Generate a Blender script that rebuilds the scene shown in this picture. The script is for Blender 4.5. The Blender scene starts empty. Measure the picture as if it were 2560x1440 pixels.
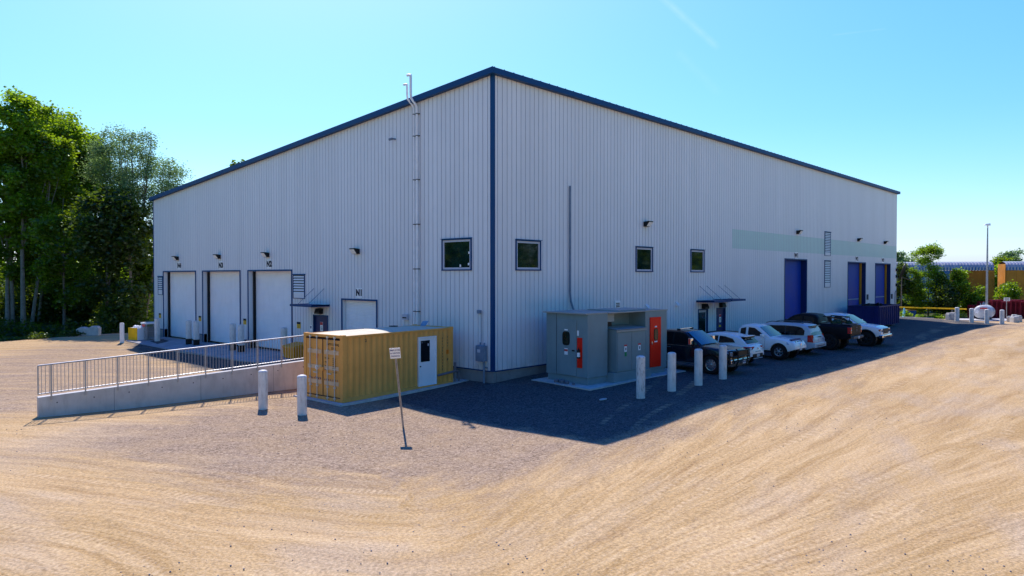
import bpy, math, random
import numpy as np
from mathutils import Vector, Matrix
R = math.radians
random.seed(7)
scn = bpy.context.scene
COL = scn.collection

# ------------------------------------------------------------------ camera, sky, sun, exposure
cam_d = bpy.data.cameras.new('camera'); cam = bpy.data.objects.new('camera', cam_d); COL.objects.link(cam)
cam.location = (-22.03, -21.69, 4.78)
cam.rotation_euler = (R(90 - 0.968), 0, R(43.0 - 90))
cam_d.sensor_width = 36; cam_d.lens = 36 * 1775 / 2560; cam_d.clip_end = 6000; cam_d.clip_start = 0.1
scn.camera = cam
scn.view_settings.view_transform = 'Standard'; scn.view_settings.look = 'None'
scn.view_settings.exposure = 0.35; scn.view_settings.gamma = 1

SUN_EL = 51.0
sun_dir = Vector((0.4850 * math.cos(R(SUN_EL)), 0.8746 * math.cos(R(SUN_EL)), math.sin(R(SUN_EL))))
SUN_AZ = math.atan2(0.4850, 0.8746)
sl = bpy.data.lights.new('sun', 'SUN'); sl.energy = 4.6; sl.angle = R(0.5); sl.color = (1.0, 0.93, 0.86)
so = bpy.data.objects.new('sun', sl); COL.objects.link(so)
so.rotation_euler = (-sun_dir).to_track_quat('-Z', 'Y').to_euler(); so.location = (0, 0, 60)

def px_dir(x, y):
    """viewing direction of the camera through a pixel of the 2560 wide frame (only used to aim contrails in the sky)"""
    v = Vector(((x - 1280) / 1775, -(y - 720) / 1775, -1)); v.rotate(cam.rotation_euler); return v.normalized()

W = bpy.data.worlds.new('World'); scn.world = W; W.use_nodes = True
nt = W.node_tree; nt.nodes.clear()
def wn(t, **k):
    n = nt.nodes.new(t)
    for a, b in k.items(): setattr(n, a, b)
    return n
def wmath(op, a, b=None, c=None):
    n = wn('ShaderNodeMath', operation=op)
    for i, v in enumerate((a, b, c)):
        if v is None: continue
        if isinstance(v, (int, float)): n.inputs[i].default_value = v
        else: nt.links.new(v, n.inputs[i])
    return n.outputs[0]
sky = wn('ShaderNodeTexSky', sky_type='NISHITA'); sky.sun_disc = False; sky.sun_elevation = R(SUN_EL); sky.sun_rotation = SUN_AZ
sky.air_density = 1.0; sky.dust_density = 0.6; sky.ozone_density = 2.5; sky.altitude = 100
hs = wn('ShaderNodeHueSaturation'); hs.inputs['Hue'].default_value = 0.475; hs.inputs['Saturation'].default_value = 1.35; hs.inputs['Value'].default_value = 1.0
nt.links.new(sky.outputs[0], hs.inputs['Color'])
tint = wn('ShaderNodeMix', data_type='RGBA', blend_type='MULTIPLY'); tint.inputs[0].default_value = 1
nt.links.new(hs.outputs[0], tint.inputs[6]); tc = wn('ShaderNodeTexCoord')
sx = wn('ShaderNodeSeparateXYZ'); nt.links.new(tc.outputs['Generated'], sx.inputs[0])
cr = wn('ShaderNodeValToRGB'); nt.links.new(sx.outputs[2], cr.inputs[0]); e_ = cr.color_ramp.elements
SKY = [(0.0, (.95, 1.2, 1.9)), (.08, (1.15, 1.25, 1.5)), (.2, (1.3, 1.3, 1.35)), (.37, (1.8, 1.5, 1.4)), (.52, (.30, .78, 1.8)), (1.0, (.08, .55, 2.0))]
e_[0].position = SKY[0][0]; e_[1].position = SKY[-1][0]; e_[0].color = (*[c / 2 for c in SKY[0][1]], 1); e_[1].color = (*[c / 2 for c in SKY[-1][1]], 1)
for p, c in SKY[1:-1]: k = e_.new(p); k.color = (*[x / 2 for x in c], 1)
dbl = wn('ShaderNodeVectorMath', operation='SCALE'); nt.links.new(cr.outputs[0], dbl.inputs[0]); dbl.inputs['Scale'].default_value = 2.0
nt.links.new(dbl.outputs[0], tint.inputs[7])
# thin contrails and wisps
con = None
for (p, q, wid, amt) in (((1640, -20), (1795, 120), 0.006, 0.09), ((1690, 125), (1800, 235), 0.008, 0.025), ((2080, 88), (2215, 72), 0.0015, .04)):
    d1, d2 = px_dir(*p), px_dir(*q); nrm = d1.cross(d2).normalized(); mid = (d1 + d2).normalized(); half = math.acos(max(-1, min(1, d1.dot(d2)))) / 2
    dv = wn('ShaderNodeVectorMath', operation='DOT_PRODUCT'); nt.links.new(tc.outputs['Generated'], dv.inputs[0]); dv.inputs[1].default_value = nrm
    dm = wn('ShaderNodeVectorMath', operation='DOT_PRODUCT'); nt.links.new(tc.outputs['Generated'], dm.inputs[0]); dm.inputs[1].default_value = mid
    nz = wn('ShaderNodeTexNoise'); nz.inputs['Scale'].default_value = 60; nz.inputs['Detail'].default_value = 4; nt.links.new(tc.outputs['Generated'], nz.inputs['Vector'])
    a = wmath('ABSOLUTE', dv.outputs['Value'])
    a = wmath('SUBTRACT', 1.0, wmath('DIVIDE', a, wid)); a = wmath('MAXIMUM', a, 0.0)
    ln = wmath('SUBTRACT', 1.0, wmath('DIVIDE', wmath('ARCCOSINE', wmath('MINIMUM', dm.outputs['Value'], 1.0)), half * 1.05)); ln = wmath('MINIMUM', wmath('MULTIPLY', wmath('MAXIMUM', ln, 0.0), 5.0), 1.0)
    a = wmath('MULTIPLY', wmath('MULTIPLY', a, ln), wmath('MULTIPLY', nz.outputs[0], amt * 2))
    con = a if con is None else wmath('ADD', con, a)
addc = wn('ShaderNodeMix', data_type='RGBA', blend_type='MIX'); nt.links.new(con, addc.inputs[0])
nt.links.new(tint.outputs[2], addc.inputs[6]); addc.inputs[7].default_value = (9, 10, 10, 1)
bg = wn('ShaderNodeBackground'); bg.inputs[1].default_value = 0.1
nt.links.new(addc.outputs[2], bg.inputs[0])
ow = wn('ShaderNodeOutputWorld'); nt.links.new(bg.outputs[0], ow.inputs[0])

# ------------------------------------------------------------------ materials
def newmat(name):
    m = bpy.data.materials.new(name); m.use_nodes = True
    return m, m.node_tree, m.node_tree.nodes['Principled BSDF']
def N(t, typ, **ins):
    n = t.nodes.new(typ)
    for k, v in ins.items():
        if k.startswith('_'): setattr(n, k[1:], v); continue
        key = int(k[1:]) if k[0] == 'i' and k[1:].isdigit() else k.replace('_', ' ')
        s = n.inputs[key]
        if isinstance(v, bpy.types.NodeSocket): t.links.new(v, s)
        else: s.default_value = v
    return n
def rgba(c): return (c[0], c[1], c[2], 1)
def MIXC(t, fac, a, b, blend='MIX'):
    n = t.nodes.new('ShaderNodeMix'); n.data_type = 'RGBA'; n.blend_type = blend
    for s, v in ((n.inputs[0], fac), (n.inputs[6], a), (n.inputs[7], b)):
        if isinstance(v, bpy.types.NodeSocket): t.links.new(v, s)
        else: s.default_value = v if isinstance(v, (int, float)) else rgba(v)
    return n.outputs[2]
def MA(t, op, a, b=0.0, c=None, clamp=False):
    n = t.nodes.new('ShaderNodeMath'); n.operation = op; n.use_clamp = clamp
    for i, v in enumerate((a, b, c)):
        if v is None: continue
        if isinstance(v, bpy.types.NodeSocket): t.links.new(v, n.inputs[i])
        else: n.inputs[i].default_value = v
    return n.outputs[0]
def RAMP(t, v, lo, hi, a=0.0, b=1.0):
    n = t.nodes.new('ShaderNodeMapRange'); n.clamp = True
    t.links.new(v, n.inputs[0]); n.inputs[1].default_value = lo; n.inputs[2].default_value = hi; n.inputs[3].default_value = a; n.inputs[4].default_value = b
    return n.outputs[0]
def NOISE(t, vec, scale, detail=4, rough=0.55, mapscale=None):
    if mapscale is not None:
        vec = N(t, 'ShaderNodeMapping', Vector=vec, Scale=mapscale).outputs[0]
    return N(t, 'ShaderNodeTexNoise', Vector=vec, Scale=scale, Detail=detail, Roughness=rough).outputs[0]
def TC(t, which='Object'): return t.nodes.new('ShaderNodeTexCoord').outputs[which]

def mat(name, col, rough=0.5, metal=0.0, var=0.12, vscale=2.0, dirt=0.0, dirtcol=(0.1, 0.08, 0.06), streak=None, bump=0.0, bscale=40, spec=0.22, coat=0.0):
    m, t, b = newmat(name)
    v = TC(t)
    n1 = NOISE(t, v, vscale, 5)
    lo = tuple(max(0, c * (1 - var)) for c in col); hi = tuple(min(1, c * (1 + var)) for c in col)
    c = MIXC(t, RAMP(t, n1, 0.3, 0.7), lo, hi)
    if dirt > 0:
        n2 = NOISE(t, v, vscale * 2.7, 6, 0.65, mapscale=streak or (1, 1, 1))
        c = MIXC(t, MA(t, 'MULTIPLY', RAMP(t, n2, 0.5, 0.75), dirt), c, dirtcol)
    t.links.new(c, b.inputs['Base Color'])
    b.inputs['Metallic'].default_value = metal
    b.inputs['Specular IOR Level'].default_value = spec
    if coat: b.inputs['Coat Weight'].default_value = coat; b.inputs['Coat Roughness'].default_value = 0.05
    r = RAMP(t, n1, 0.3, 0.7, max(0.02, rough - 0.06), min(1, rough + 0.06)); t.links.new(r, b.inputs['Roughness'])
    if bump:
        bn = N(t, 'ShaderNodeBump', Strength=bump, Distance=0.02, Height=NOISE(t, v, bscale, 6, 0.6)); t.links.new(bn.outputs[0], b.inputs['Normal'])
    return m

M = {}
M['siding'] = mat('white_siding', (0.82, 0.82, 0.85), 0.42, var=0.025, vscale=0.5, dirt=0.10, dirtcol=(0.45, 0.43, 0.42), streak=(1, 1, 0.12))
M['seam'] = mat('panel_joint_shade', (0.52, 0.54, 0.60), 0.5, var=.05)  # panel joints, coloured darker to stand in for the shadow inside the grooves
M['band'] = mat('pale_green_siding', (0.55, 0.73, 0.68), 0.42, var=0.03, vscale=0.6)
M['navy'] = mat('navy_trim', (0.002, 0.05, 0.17), 0.5, var=0.1, vscale=1.5)
M['roofblue'] = mat('blue_metal_roof', (0.003, 0.055, 0.20), 0.45, var=0.1, vscale=.7)
M['bluedoor'] = mat('blue_door_paint', (0.002, 0.045, 0.36), 0.5, var=0.12, vscale=.8, dirt=.15, dirtcol=(.01, .02, .12))
M['navydoor'] = mat('navy_door_paint', (0.012, 0.03, 0.13), 0.4, var=0.1)
M['whitepaint'] = mat('white_door_paint', (0.90, 0.90, 0.93), 0.4, var=0.03, vscale=1.2, dirt=0.12, dirtcol=(0.4, 0.38, 0.36), streak=(1, 1, .3))
M['frame'] = mat('pale_window_frame', (0.5, 0.52, 0.62), 0.4, var=.05)
M['black'] = mat('black_plastic', (0.012, 0.012, 0.014), 0.45, var=.2)
M['rubber'] = mat('tyre_rubber', (0.016, 0.016, 0.017), 0.8, var=.25, vscale=6)
M['yellow'] = mat('yellow_paint', (0.95, 0.52, 0.01), 0.5, var=.12, dirt=.15)
M['ochre'] = mat('ochre_seal', (0.42, 0.2, 0.015), 0.6, var=.15)
M['steel'] = mat('galvanised_steel', (0.40, 0.41, 0.44), 0.45, metal=0.6, var=.15, vscale=6)
M['pipe'] = mat('grey_pipe_paint', (0.85, 0.85, 0.88), 0.4, var=.08, vscale=3)
M['conduit'] = mat('dull_conduit', (0.18, 0.24, 0.33), 0.5, var=.15, vscale=3)
M['greypipe'] = mat('grey_duct', (0.17, 0.17, 0.2), 0.5, var=.15, vscale=3)
M['lens'] = mat('frosted_lamp_lens', (0.95, 0.95, 0.95), 0.3, var=.05)
M['signwhite'] = mat('white_sign_face', (0.92, 0.92, 0.94), 0.4, var=.04)
M['ink'] = mat('dark_lettering', (0.015, 0.015, 0.03), 0.6, var=.1)
M['inkblue'] = mat('blue_lettering', (0.05, 0.05, 0.22), 0.6, var=.1)
M['red'] = mat('red_paint', (0.95, 0.018, 0.006), 0.4, var=.05)
M['redsign'] = mat('red_sign_ink', (0.6, 0.05, 0.06), 0.5, var=.1)
M['greenink'] = mat('green_sign_ink', (0.02, 0.25, 0.08), 0.5, var=.1)
M['cabinet'] = mat('grey_enclosure_paint', (0.21, 0.29, 0.315), 0.36, var=.08, vscale=1.1, dirt=.25, dirtcol=(.16, .20, .20), streak=(1, 1, .2))
M['cabinet2'] = mat('pale_grey_trim_paint', (0.34, 0.36, 0.35), 0.4, var=.08, vscale=1.5)
M['concrete'] = mat('cast_concrete', (0.55, 0.535, 0.52), 0.85, var=.14, vscale=1.4, dirt=.4, dirtcol=(.27, .25, .24), streak=(1, 1, .25), bump=.35, bscale=30)
M['slab'] = mat('concrete_slab', (0.34, 0.34, 0.36), 0.85, var=.2, vscale=.7, dirt=.6, dirtcol=(.13, .12, .12), bump=.3, bscale=25)
M['foundation'] = mat('foundation_concrete', (0.26, 0.26, 0.27), 0.85, var=.18, vscale=1.2, dirt=.4, dirtcol=(.15, .14, .13), bump=.4, bscale=25)
M['block'] = mat('concrete_block', (0.55, 0.53, 0.51), 0.9, var=.15, vscale=3, dirt=.3, dirtcol=(.3, .27, .24), bump=.5, bscale=18)
M['bollard'] = mat('bollard_paint', (0.74, 0.72, 0.70), 0.55, var=.14, vscale=3, dirt=.8, dirtcol=(.30, .27, .25), streak=(1, 1, .15))
M['rust'] = mat('rusty_bollard_paint', (0.72, 0.70, 0.68), 0.6, var=.12, vscale=3, dirt=1.0, dirtcol=(.10, .045, .03), streak=(2.2, 2.2, .5))
M['container'] = mat('tan_yellow_container_paint', (0.80, 0.385, 0.095), 0.42, var=.10, vscale=1.3, dirt=.35, dirtcol=(.50, .25, .05), streak=(1, 1, .18))
M['containerroof'] = mat('pale_container_roof', (0.60, 0.55, 0.42), 0.5, var=.08, vscale=1.5)
M['fadedpatch'] = mat('faded_paint_patch', (0.72, 0.50, 0.30), 0.5, var=.1, vscale=2)
M['barrod'] = mat('lock_rod_steel', (0.66, 0.60, 0.52), 0.4, var=.1)
M['orange'] = mat('orange_sticker', (0.8, 0.2, 0.01), 0.5)
M['dumpster'] = mat('dark_blue_dumpster', (0.014, 0.02, 0.13), 0.42, var=.2, vscale=1.2, dirt=.3, dirtcol=(.04, .03, .06))
M['pallet'] = mat('dark_red_pallet', (0.22, 0.012, 0.03), 0.6, var=.3, vscale=2)
M['tank'] = mat('white_tank_paint', (0.55, 0.57, 0.6), 0.35, var=.08, vscale=2)
M['cargrey'] = mat('grey_car_trim', (0.10, 0.10, 0.11), 0.5)
M['chrome'] = mat('chrome', (0.75, 0.75, 0.77), 0.12, metal=1.0, var=.03)
M['rimdark'] = mat('dark_alloy', (0.05, 0.05, 0.055), 0.35, metal=.6)
M['rimbright'] = mat('bright_alloy', (0.5, 0.5, 0.53), 0.25, metal=.8)
M['carwhite'] = mat('white_car_paint', (0.82, 0.84, 0.86), 0.28, var=.02, coat=.6)
M['carsilver'] = mat('silver_car_paint', (0.42, 0.49, 0.58), 0.3, metal=.12, var=.02, coat=.5)
M['carblack'] = mat('black_car_paint', (0.006, 0.008, 0.014), 0.22, var=.1, coat=.7)
M['carbrown'] = mat('dark_car_paint', (0.008, 0.007, 0.010), 0.55, var=.1, coat=.05, spec=.15)
M['taillight'] = mat('red_tail_lens', (0.5, 0.01, 0.01), 0.15, var=.1, coat=.5)
M['headlight'] = mat('clear_headlight', (0.55, 0.57, 0.62), 0.12, metal=.4, var=.2, vscale=12)
M['amber'] = mat('amber_lens', (0.7, 0.16, 0.02), 0.2)
M['plate'] = mat('licence_plate_face', (0.55, 0.58, 0.65), 0.4)
M['bark'] = mat('grey_bark', (0.16, 0.14, 0.12), 0.9, var=.3, vscale=3, dirt=.5, dirtcol=(.05, .04, .035), streak=(1, 1, .3), bump=.5, bscale=12)
M['barkpale'] = mat('pale_aspen_bark', (0.24, 0.225, 0.20), 0.85, var=.25, vscale=2, dirt=.6, dirtcol=(.07, .06, .05), bump=.4, bscale=12)
M['wood'] = mat('weathered_timber', (0.35, 0.18, 0.07), 0.7, var=.25, vscale=2)
M['railorange'] = mat('orange_brown_railcar_paint', (0.58, 0.24, 0.03), 0.55, var=.2, vscale=.8, dirt=.4, dirtcol=(.16, .05, .01), streak=(1, 1, .2))
M['railbrown'] = mat('brown_railcar_panel', (0.48, 0.16, 0.015), 0.6, var=.2, vscale=.8, dirt=.4, dirtcol=(.12, .04, .01), streak=(1, 1, .2))
M['railsilver'] = mat('silver_railcar_sheet', (0.42, 0.42, 0.46), 0.4, metal=.3, var=.1, vscale=1.5)
M['railblue'] = mat('blue_railcar_side', (0.06, 0.17, 0.38), 0.5, var=.15, vscale=1)  # blue of the roof haunch and one side panel
M['railpale'] = mat('pale_blue_railcar_panel', (0.22, 0.36, 0.48), 0.5, var=.2, vscale=1, dirt=.3, dirtcol=(.1, .18, .22))
M['bluecrate'] = mat('blue_plastic', (0.02, 0.1, 0.3), 0.5, var=.2)
M['cyan'] = mat('pale_blue_cone_plastic', (0.2, 0.55, 0.7), 0.5, var=.15)
M['salt'] = mat('yellow_bin_plastic', (0.98, 0.33, 0.01), 0.5, var=.1, dirt=.1)
M['ballast'] = mat('grey_ballast', (0.25, 0.23, 0.22), 0.9, var=.3, vscale=6, bump=.8, bscale=8)

def glass_mat(name, col, rough=0.04, spec=0.8):
    m, t, b = newmat(name)
    v = TC(t, 'Object'); n = NOISE(t, v, 1.6, 4)
    t.links.new(MIXC(t, RAMP(t, n, .35, .65), tuple(c * .5 for c in col), tuple(c * 1.5 for c in col)), b.inputs['Base Color'])
    b.inputs['Roughness'].default_value = rough; b.inputs['Specular IOR Level'].default_value = spec
    bn = N(t, 'ShaderNodeBump', Strength=.04, Distance=.02, Height=NOISE(t, v, 2.5, 2)); t.links.new(bn.outputs[0], b.inputs['Normal'])
    return m
M['glass'] = glass_mat('dark_window_glass', (0.004, 0.02, 0.018), spec=.4)
M['carglass'] = glass_mat('tinted_car_glass', (0.004, 0.005, 0.008), spec=.3)
M['windshield'] = glass_mat('windshield_glass', (0.01, 0.03, 0.09), spec=1.0)

def leaf_mat(name, dark, light, trans, tmix=0.5, cl=0.35):
    m, t, b = newmat(name)
    t.nodes.remove(b)
    g = t.nodes.new('ShaderNodeNewGeometry')
    n = NOISE(t, TC(t), cl, 3)
    f = MA(t, 'ADD', MA(t, 'MULTIPLY', g.outputs['Random Per Island'], .55), MA(t, 'MULTIPLY', RAMP(t, n, .35, .65), .45))
    c = MIXC(t, f, dark, light)
    c2 = MIXC(t, f, tuple(x * .45 for x in trans), trans)
    d = N(t, 'ShaderNodeBsdfDiffuse', Color=c); tr = N(t, 'ShaderNodeBsdfTranslucent', Color=c2)
    mx = N(t, 'ShaderNodeMixShader', Fac=tmix); t.links.new(d.outputs[0], mx.inputs[1]); t.links.new(tr.outputs[0], mx.inputs[2])
    gl = N(t, 'ShaderNodeBsdfGlossy', Color=(.5, .6, .5, 1), Roughness=.4); m2 = N(t, 'ShaderNodeMixShader', Fac=.06)
    t.links.new(mx.outputs[0], m2.inputs[1]); t.links.new(gl.outputs[0], m2.inputs[2])
    t.links.new(m2.outputs[0], t.nodes['Material Output'].inputs[0])
    return m
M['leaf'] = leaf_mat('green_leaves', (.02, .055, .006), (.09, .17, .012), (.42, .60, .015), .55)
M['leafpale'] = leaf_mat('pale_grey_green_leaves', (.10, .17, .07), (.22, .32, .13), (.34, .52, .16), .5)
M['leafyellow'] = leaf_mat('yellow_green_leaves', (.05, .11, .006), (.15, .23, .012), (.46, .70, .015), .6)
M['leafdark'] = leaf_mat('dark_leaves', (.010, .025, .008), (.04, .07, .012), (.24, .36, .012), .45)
M['grass'] = leaf_mat('grass_blades', (.04, .09, .01), (.13, .17, .03), (.3, .4, .04), .4)

def panel_variation(m, amt):
    t = m.node_tree; b = t.nodes['Principled BSDF']; src = b.inputs['Base Color'].links[0].from_socket
    p = N(t, 'ShaderNodeSeparateXYZ', Vector=TC(t)); s_ = MA(t, 'FLOOR', MA(t, 'MULTIPLY', MA(t, 'ADD', p.outputs[0], p.outputs[1]), 1 / .9144))
    wn_ = N(t, 'ShaderNodeTexWhiteNoise', _noise_dimensions='1D', W=s_).outputs[0]
    v = NOISE(t, TC(t), 1, 4, .6, (.25, .25, .12))
    f = MA(t, 'ADD', MA(t, 'MULTIPLY', wn_, amt), MA(t, 'MULTIPLY', v, amt * 1.2))
    c = MIXC(t, f, src, (.40, .40, .42))
    sp_ = MA(t, 'MULTIPLY', RAMP(t, p.outputs[2], 1.7, .65), RAMP(t, NOISE(t, TC(t), 1.6, 6, .7, (1, 1, .6)), .45, .75, 0, .55))
    c = MIXC(t, sp_, c, (.36, .33, .29)); t.links.new(c, b.inputs['Base Color'])
panel_variation(M['siding'], .11); panel_variation(M['band'], .08)
# ------------------------------------------------------------------ mesh helpers
class MB:
    def __init__(s): s.v = []; s.f = []; s.mi = []; s.m = 0; s.X = Matrix()
    def add(s, vs, fs):
        o = len(s.v)
        for p in vs: s.v.append(tuple(s.X @ Vector(p)))
        for f in fs: s.f.append(tuple(i + o for i in f)); s.mi.append(s.m)
        return s
    def box(s, x0, x1, y0, y1, z0, z1):
        return s.add([(x0, y0, z0), (x1, y0, z0), (x1, y1, z0), (x0, y1, z0), (x0, y0, z1), (x1, y0, z1), (x1, y1, z1), (x0, y1, z1)],
                     [(0, 3, 2, 1), (4, 5, 6, 7), (0, 1, 5, 4), (1, 2, 6, 5), (2, 3, 7, 6), (3, 0, 4, 7)])
    def quad(s, a, b, c, d): return s.add([a, b, c, d], [(0, 1, 2, 3)])
    def poly(s, ps): return s.add(ps, [tuple(range(len(ps)))])
    def tube(s, p0, p1, r0, r1=None, n=10, cap=True):
        r1 = r0 if r1 is None else r1; p0 = Vector(p0); p1 = Vector(p1); d = (p1 - p0).normalized()
        a = d.orthogonal().normalized(); b = d.cross(a); vs = []
        for p, r in ((p0, r0), (p1, r1)):
            for i in range(n):
                t = 2 * math.pi * i / n; vs.append(p + (a * math.cos(t) + b * math.sin(t)) * r)
        fs = [(i, (i + 1) % n, n + (i + 1) % n, n + i) for i in range(n)]
        if cap: fs += [tuple(range(n - 1, -1, -1)), tuple(range(n, 2 * n))]
        return s.add(vs, fs)
    def path(s, ps, rs, n=8):
        ps = [Vector(p) for p in ps]
        if isinstance(rs, (int, float)): rs = [rs] * len(ps)
        vs = []; a = None
        for i, p in enumerate(ps):
            d = (ps[min(i + 1, len(ps) - 1)] - ps[max(i - 1, 0)]).normalized()
            a = d.orthogonal().normalized() if a is None else (a - d * a.dot(d)).normalized()
            b = d.cross(a)
            for k in range(n):
                t = 2 * math.pi * k / n; vs.append(p + (a * math.cos(t) + b * math.sin(t)) * rs[i])
        fs = []
        for i in range(len(ps) - 1):
            for k in range(n): fs.append((i * n + k, i * n + (k + 1) % n, (i + 1) * n + (k + 1) % n, (i + 1) * n + k))
        fs += [tuple(range(n - 1, -1, -1)), tuple(range((len(ps) - 1) * n, len(ps) * n))]
        return s.add(vs, fs)
    def lathe(s, prof, n=24, cx=0, cy=0, cap=True):
        vs = []; fs = []
        for r, z in prof:
            for k in range(n):
                t = 2 * math.pi * k / n; vs.append((cx + r * math.cos(t), cy + r * math.sin(t), z))
        for i in range(len(prof) - 1):
            for k in range(n): fs.append((i * n + k, i * n + (k + 1) % n, (i + 1) * n + (k + 1) % n, (i + 1) * n + k))
        if cap: fs += [tuple(range(n - 1, -1, -1)), tuple(range((len(prof) - 1) * n, len(prof) * n))]
        return s.add(vs, fs)
    def prism(s, poly, y0, y1, plane='xz'):
        """extrude an outline lying in plane xz (along y), yz (along x) or xy (along z)"""
        n = len(poly)
        def P(a, b, c): return {'xz': (a, c, b), 'yz': (c, a, b), 'xy': (a, b, c)}[plane]
        vs = [P(a, b, y0) for a, b in poly] + [P(a, b, y1) for a, b in poly]
        return s.add(vs, [tuple(range(n)), tuple(range(2 * n - 1, n - 1, -1))] + [(i, (i + 1) % n, n + (i + 1) % n, n + i) for i in range(n)])
    def mesh(s, name, mats):
        me = bpy.data.meshes.new(name); me.from_pydata(s.v, [], s.f)
        for m in (mats if isinstance(mats, (list, tuple)) else [mats]): me.materials.append(M[m] if isinstance(m, str) else m)
        me.polygons.foreach_set('material_index', s.mi)
        me.update(); return me
    def build(s, name, mats, parent=None, smooth=None, bevel=0, fixn=True, loc=None, rz=None):
        me = s.mesh(name, mats)
        if fixn:
            import bmesh
            bm = bmesh.new(); bm.from_mesh(me); bmesh.ops.recalc_face_normals(bm, faces=bm.faces); bm.to_mesh(me); bm.free()
        if smooth is not None:
            me.shade_smooth(); me.set_sharp_from_angle(angle=R(smooth))
        o = bpy.data.objects.new(name, me); COL.objects.link(o)
        if parent: o.parent = parent
        if bevel:
            bv = o.modifiers.new('bevel', 'BEVEL'); bv.width = bevel; bv.segments = 2; bv.limit_method = 'ANGLE'; bv.angle_limit = R(40)
        if loc: o.location = loc
        if rz is not None: o.rotation_euler = (0, 0, rz)
        return o
def tag(o, label=None, cat=None, group=None, kind=None):
    if label: o['label'] = label
    if cat: o['category'] = cat
    if group: o['group'] = group
    if kind: o['kind'] = kind
    return o
def thing(name, label, cat, loc=(0, 0, 0), rz=0, group=None):
    o = bpy.data.objects.new(name, None); COL.objects.link(o); o.location = loc; o.rotation_euler = (0, 0, rz); o.empty_display_size = .3
    return tag(o, label, cat, group)
def copy_tree(o, parent=None):
    c = o.copy(); COL.objects.link(c); c.parent = parent
    for ch in [x for x in COL.objects if x.parent == o]: copy_tree(ch, c)
    return c
def text(body, size, parent, name='lettering', m='ink', mtx=None, bold=0.0, align='CENTER', depth=.002, spacing=1.0):
    cu = bpy.data.curves.new('t', 'FONT'); cu.body = body; cu.size = size; cu.align_x = align; cu.align_y = 'CENTER'
    cu.offset = bold * size; cu.extrude = depth; cu.resolution_u = 2; cu.space_character = spacing; cu.space_line = .95
    o = bpy.data.objects.new('t', cu); COL.objects.link(o); bpy.context.view_layer.update()
    me = bpy.data.meshes.new_from_object(o); bpy.data.objects.remove(o)
    me.name = name; me.materials.clear(); me.materials.append(M[m])
    if mtx is not None: me.transform(mtx)
    q = bpy.data.objects.new(name, me); COL.objects.link(q)
    if parent: q.parent = parent
    return q
def face_mtx(origin, right, up=(0, 0, 1)):
    r = Vector(right).normalized(); u = Vector(up); u = (u - r * u.dot(r)).normalized(); n = r.cross(u)
    return Matrix(((r.x, u.x, n.x, origin[0]), (r.y, u.y, n.y, origin[1]), (r.z, u.z, n.z, origin[2]), (0, 0, 0, 1)))

# ------------------------------------------------------------------ terrain
CTRL = np.array([(-5.8,-10.2,0),(-4,-10.1,.08),(-1.2,-10,.22),(2.5,-10,.22),(6,-10,.23),(11,-10,.22),(18,-10,.22),(25,-10,.25),(31,-10,.32),(37,-10,.42),(46,-10,.4),(53,-10,.3),
(-5.5,-8.3,-.12),(-5.5,-6.2,-.15),(-5.45,-4.5,-.17),(-5.4,-2.7,-.2),(-5.4,-.7,-.2),(-5,16.5,-.3),(-4.9,21,-.35),(-4.7,25,-.38),(-4.7,29,-.38),
(0.2,-.6,0),(1.8,-.5,.2),(3.6,-.5,.3),(7,-.5,.35),(10,-.5,.38),(17,-1,.4),(25,-1,.4),(35,-1,.4),(45,-1,.38),(53,-1,.3),(61,-1,.25),(2.5,-3.6,.06),(7,-4,.2),(1.9,-6.4,.08),(6,-6.5,.15),(12,-5.5,.2),(20,-5.5,.22),(30,-5.5,.27),(42,-5,.3),
(-.5,5,0),(-.5,12,.1),(-.5,17,.14),(-.5,23,.1),(-.5,30,.02),(-.5,37,-.02),(-2.5,20,-.05),(-2.5,30,-.08),
(-15.5,6.3,-.03),(-11,5.5,-.03),(-6.5,5,-.02),(-7.5,1,-.03),(-4,1.2,-.02),(-1,1.1,-.02),(-9,1,-.03),(-8,-4,-.06),
(-14,0,0),(-14,-10,0),(-10,-14,0),(-2,-16,.05),(8,-16,.1),(25,-18,.1),(45,-20,.1),(-20,12,-.05),(-14,22,-.2),(-12,32,-.25),(-22,25,-.1)])
def smooth01(x): x = np.clip(x, 0, 1); return x * x * (3 - 2 * x)
def edge_dist(x, y):
    """how far beyond the back edge of the lot (towards the wood) a point lies"""
    eb = np.interp(x, [-60, -22, -9.7, -2.5, 0, 40, 90], [14, 35, 40.5, 42.7, 42.7, 48, 60])
    return (y - eb)
def gz_arr(x, y):
    x = np.asarray(x, float); y = np.asarray(y, float)
    sw = np.full(x.shape, .06); sz = np.zeros(x.shape)
    for a, b, z in CTRL:
        w = np.exp(-((x - a) ** 2 + (y - b) ** 2) / 11.0); sw += w; sz += w * z
    z = sz / sw
    z = z - 1.1 * smooth01(edge_dist(x, y) / 5.0)
    return z
def gz(x, y): return float(gz_arr(np.array([x]), np.array([y]))[0])

def axis(lo, hi, step, far):
    a = list(np.arange(lo, hi + .01, step)); s = step
    l = lo; h = hi
    while h < far: s *= 1.35; h += s; l -= s; a.append(h); a.insert(0, l)
    return np.array(a)
gx = axis(-30, 80, .5, 3000); gy = axis(-30, 50, .5, 3000)
GX, GY = np.meshgrid(gx, gy); nx, ny = len(gx), len(gy)
GZ = gz_arr(GX, GY)
rng = np.random.default_rng(3)
und = sum(np.sin(GX * a + GY * b + c) * s for a, b, c, s in ((.31, .22, 1, .02), (-.5, .41, 2, .014), (.9, -.7, .5, .006), (1.3, 1.9, 4, .004)))
GZ = GZ + und * np.exp(-(np.maximum(0, np.hypot(GX - 10, GY - 5) - 60) / 30) ** 2)
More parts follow.
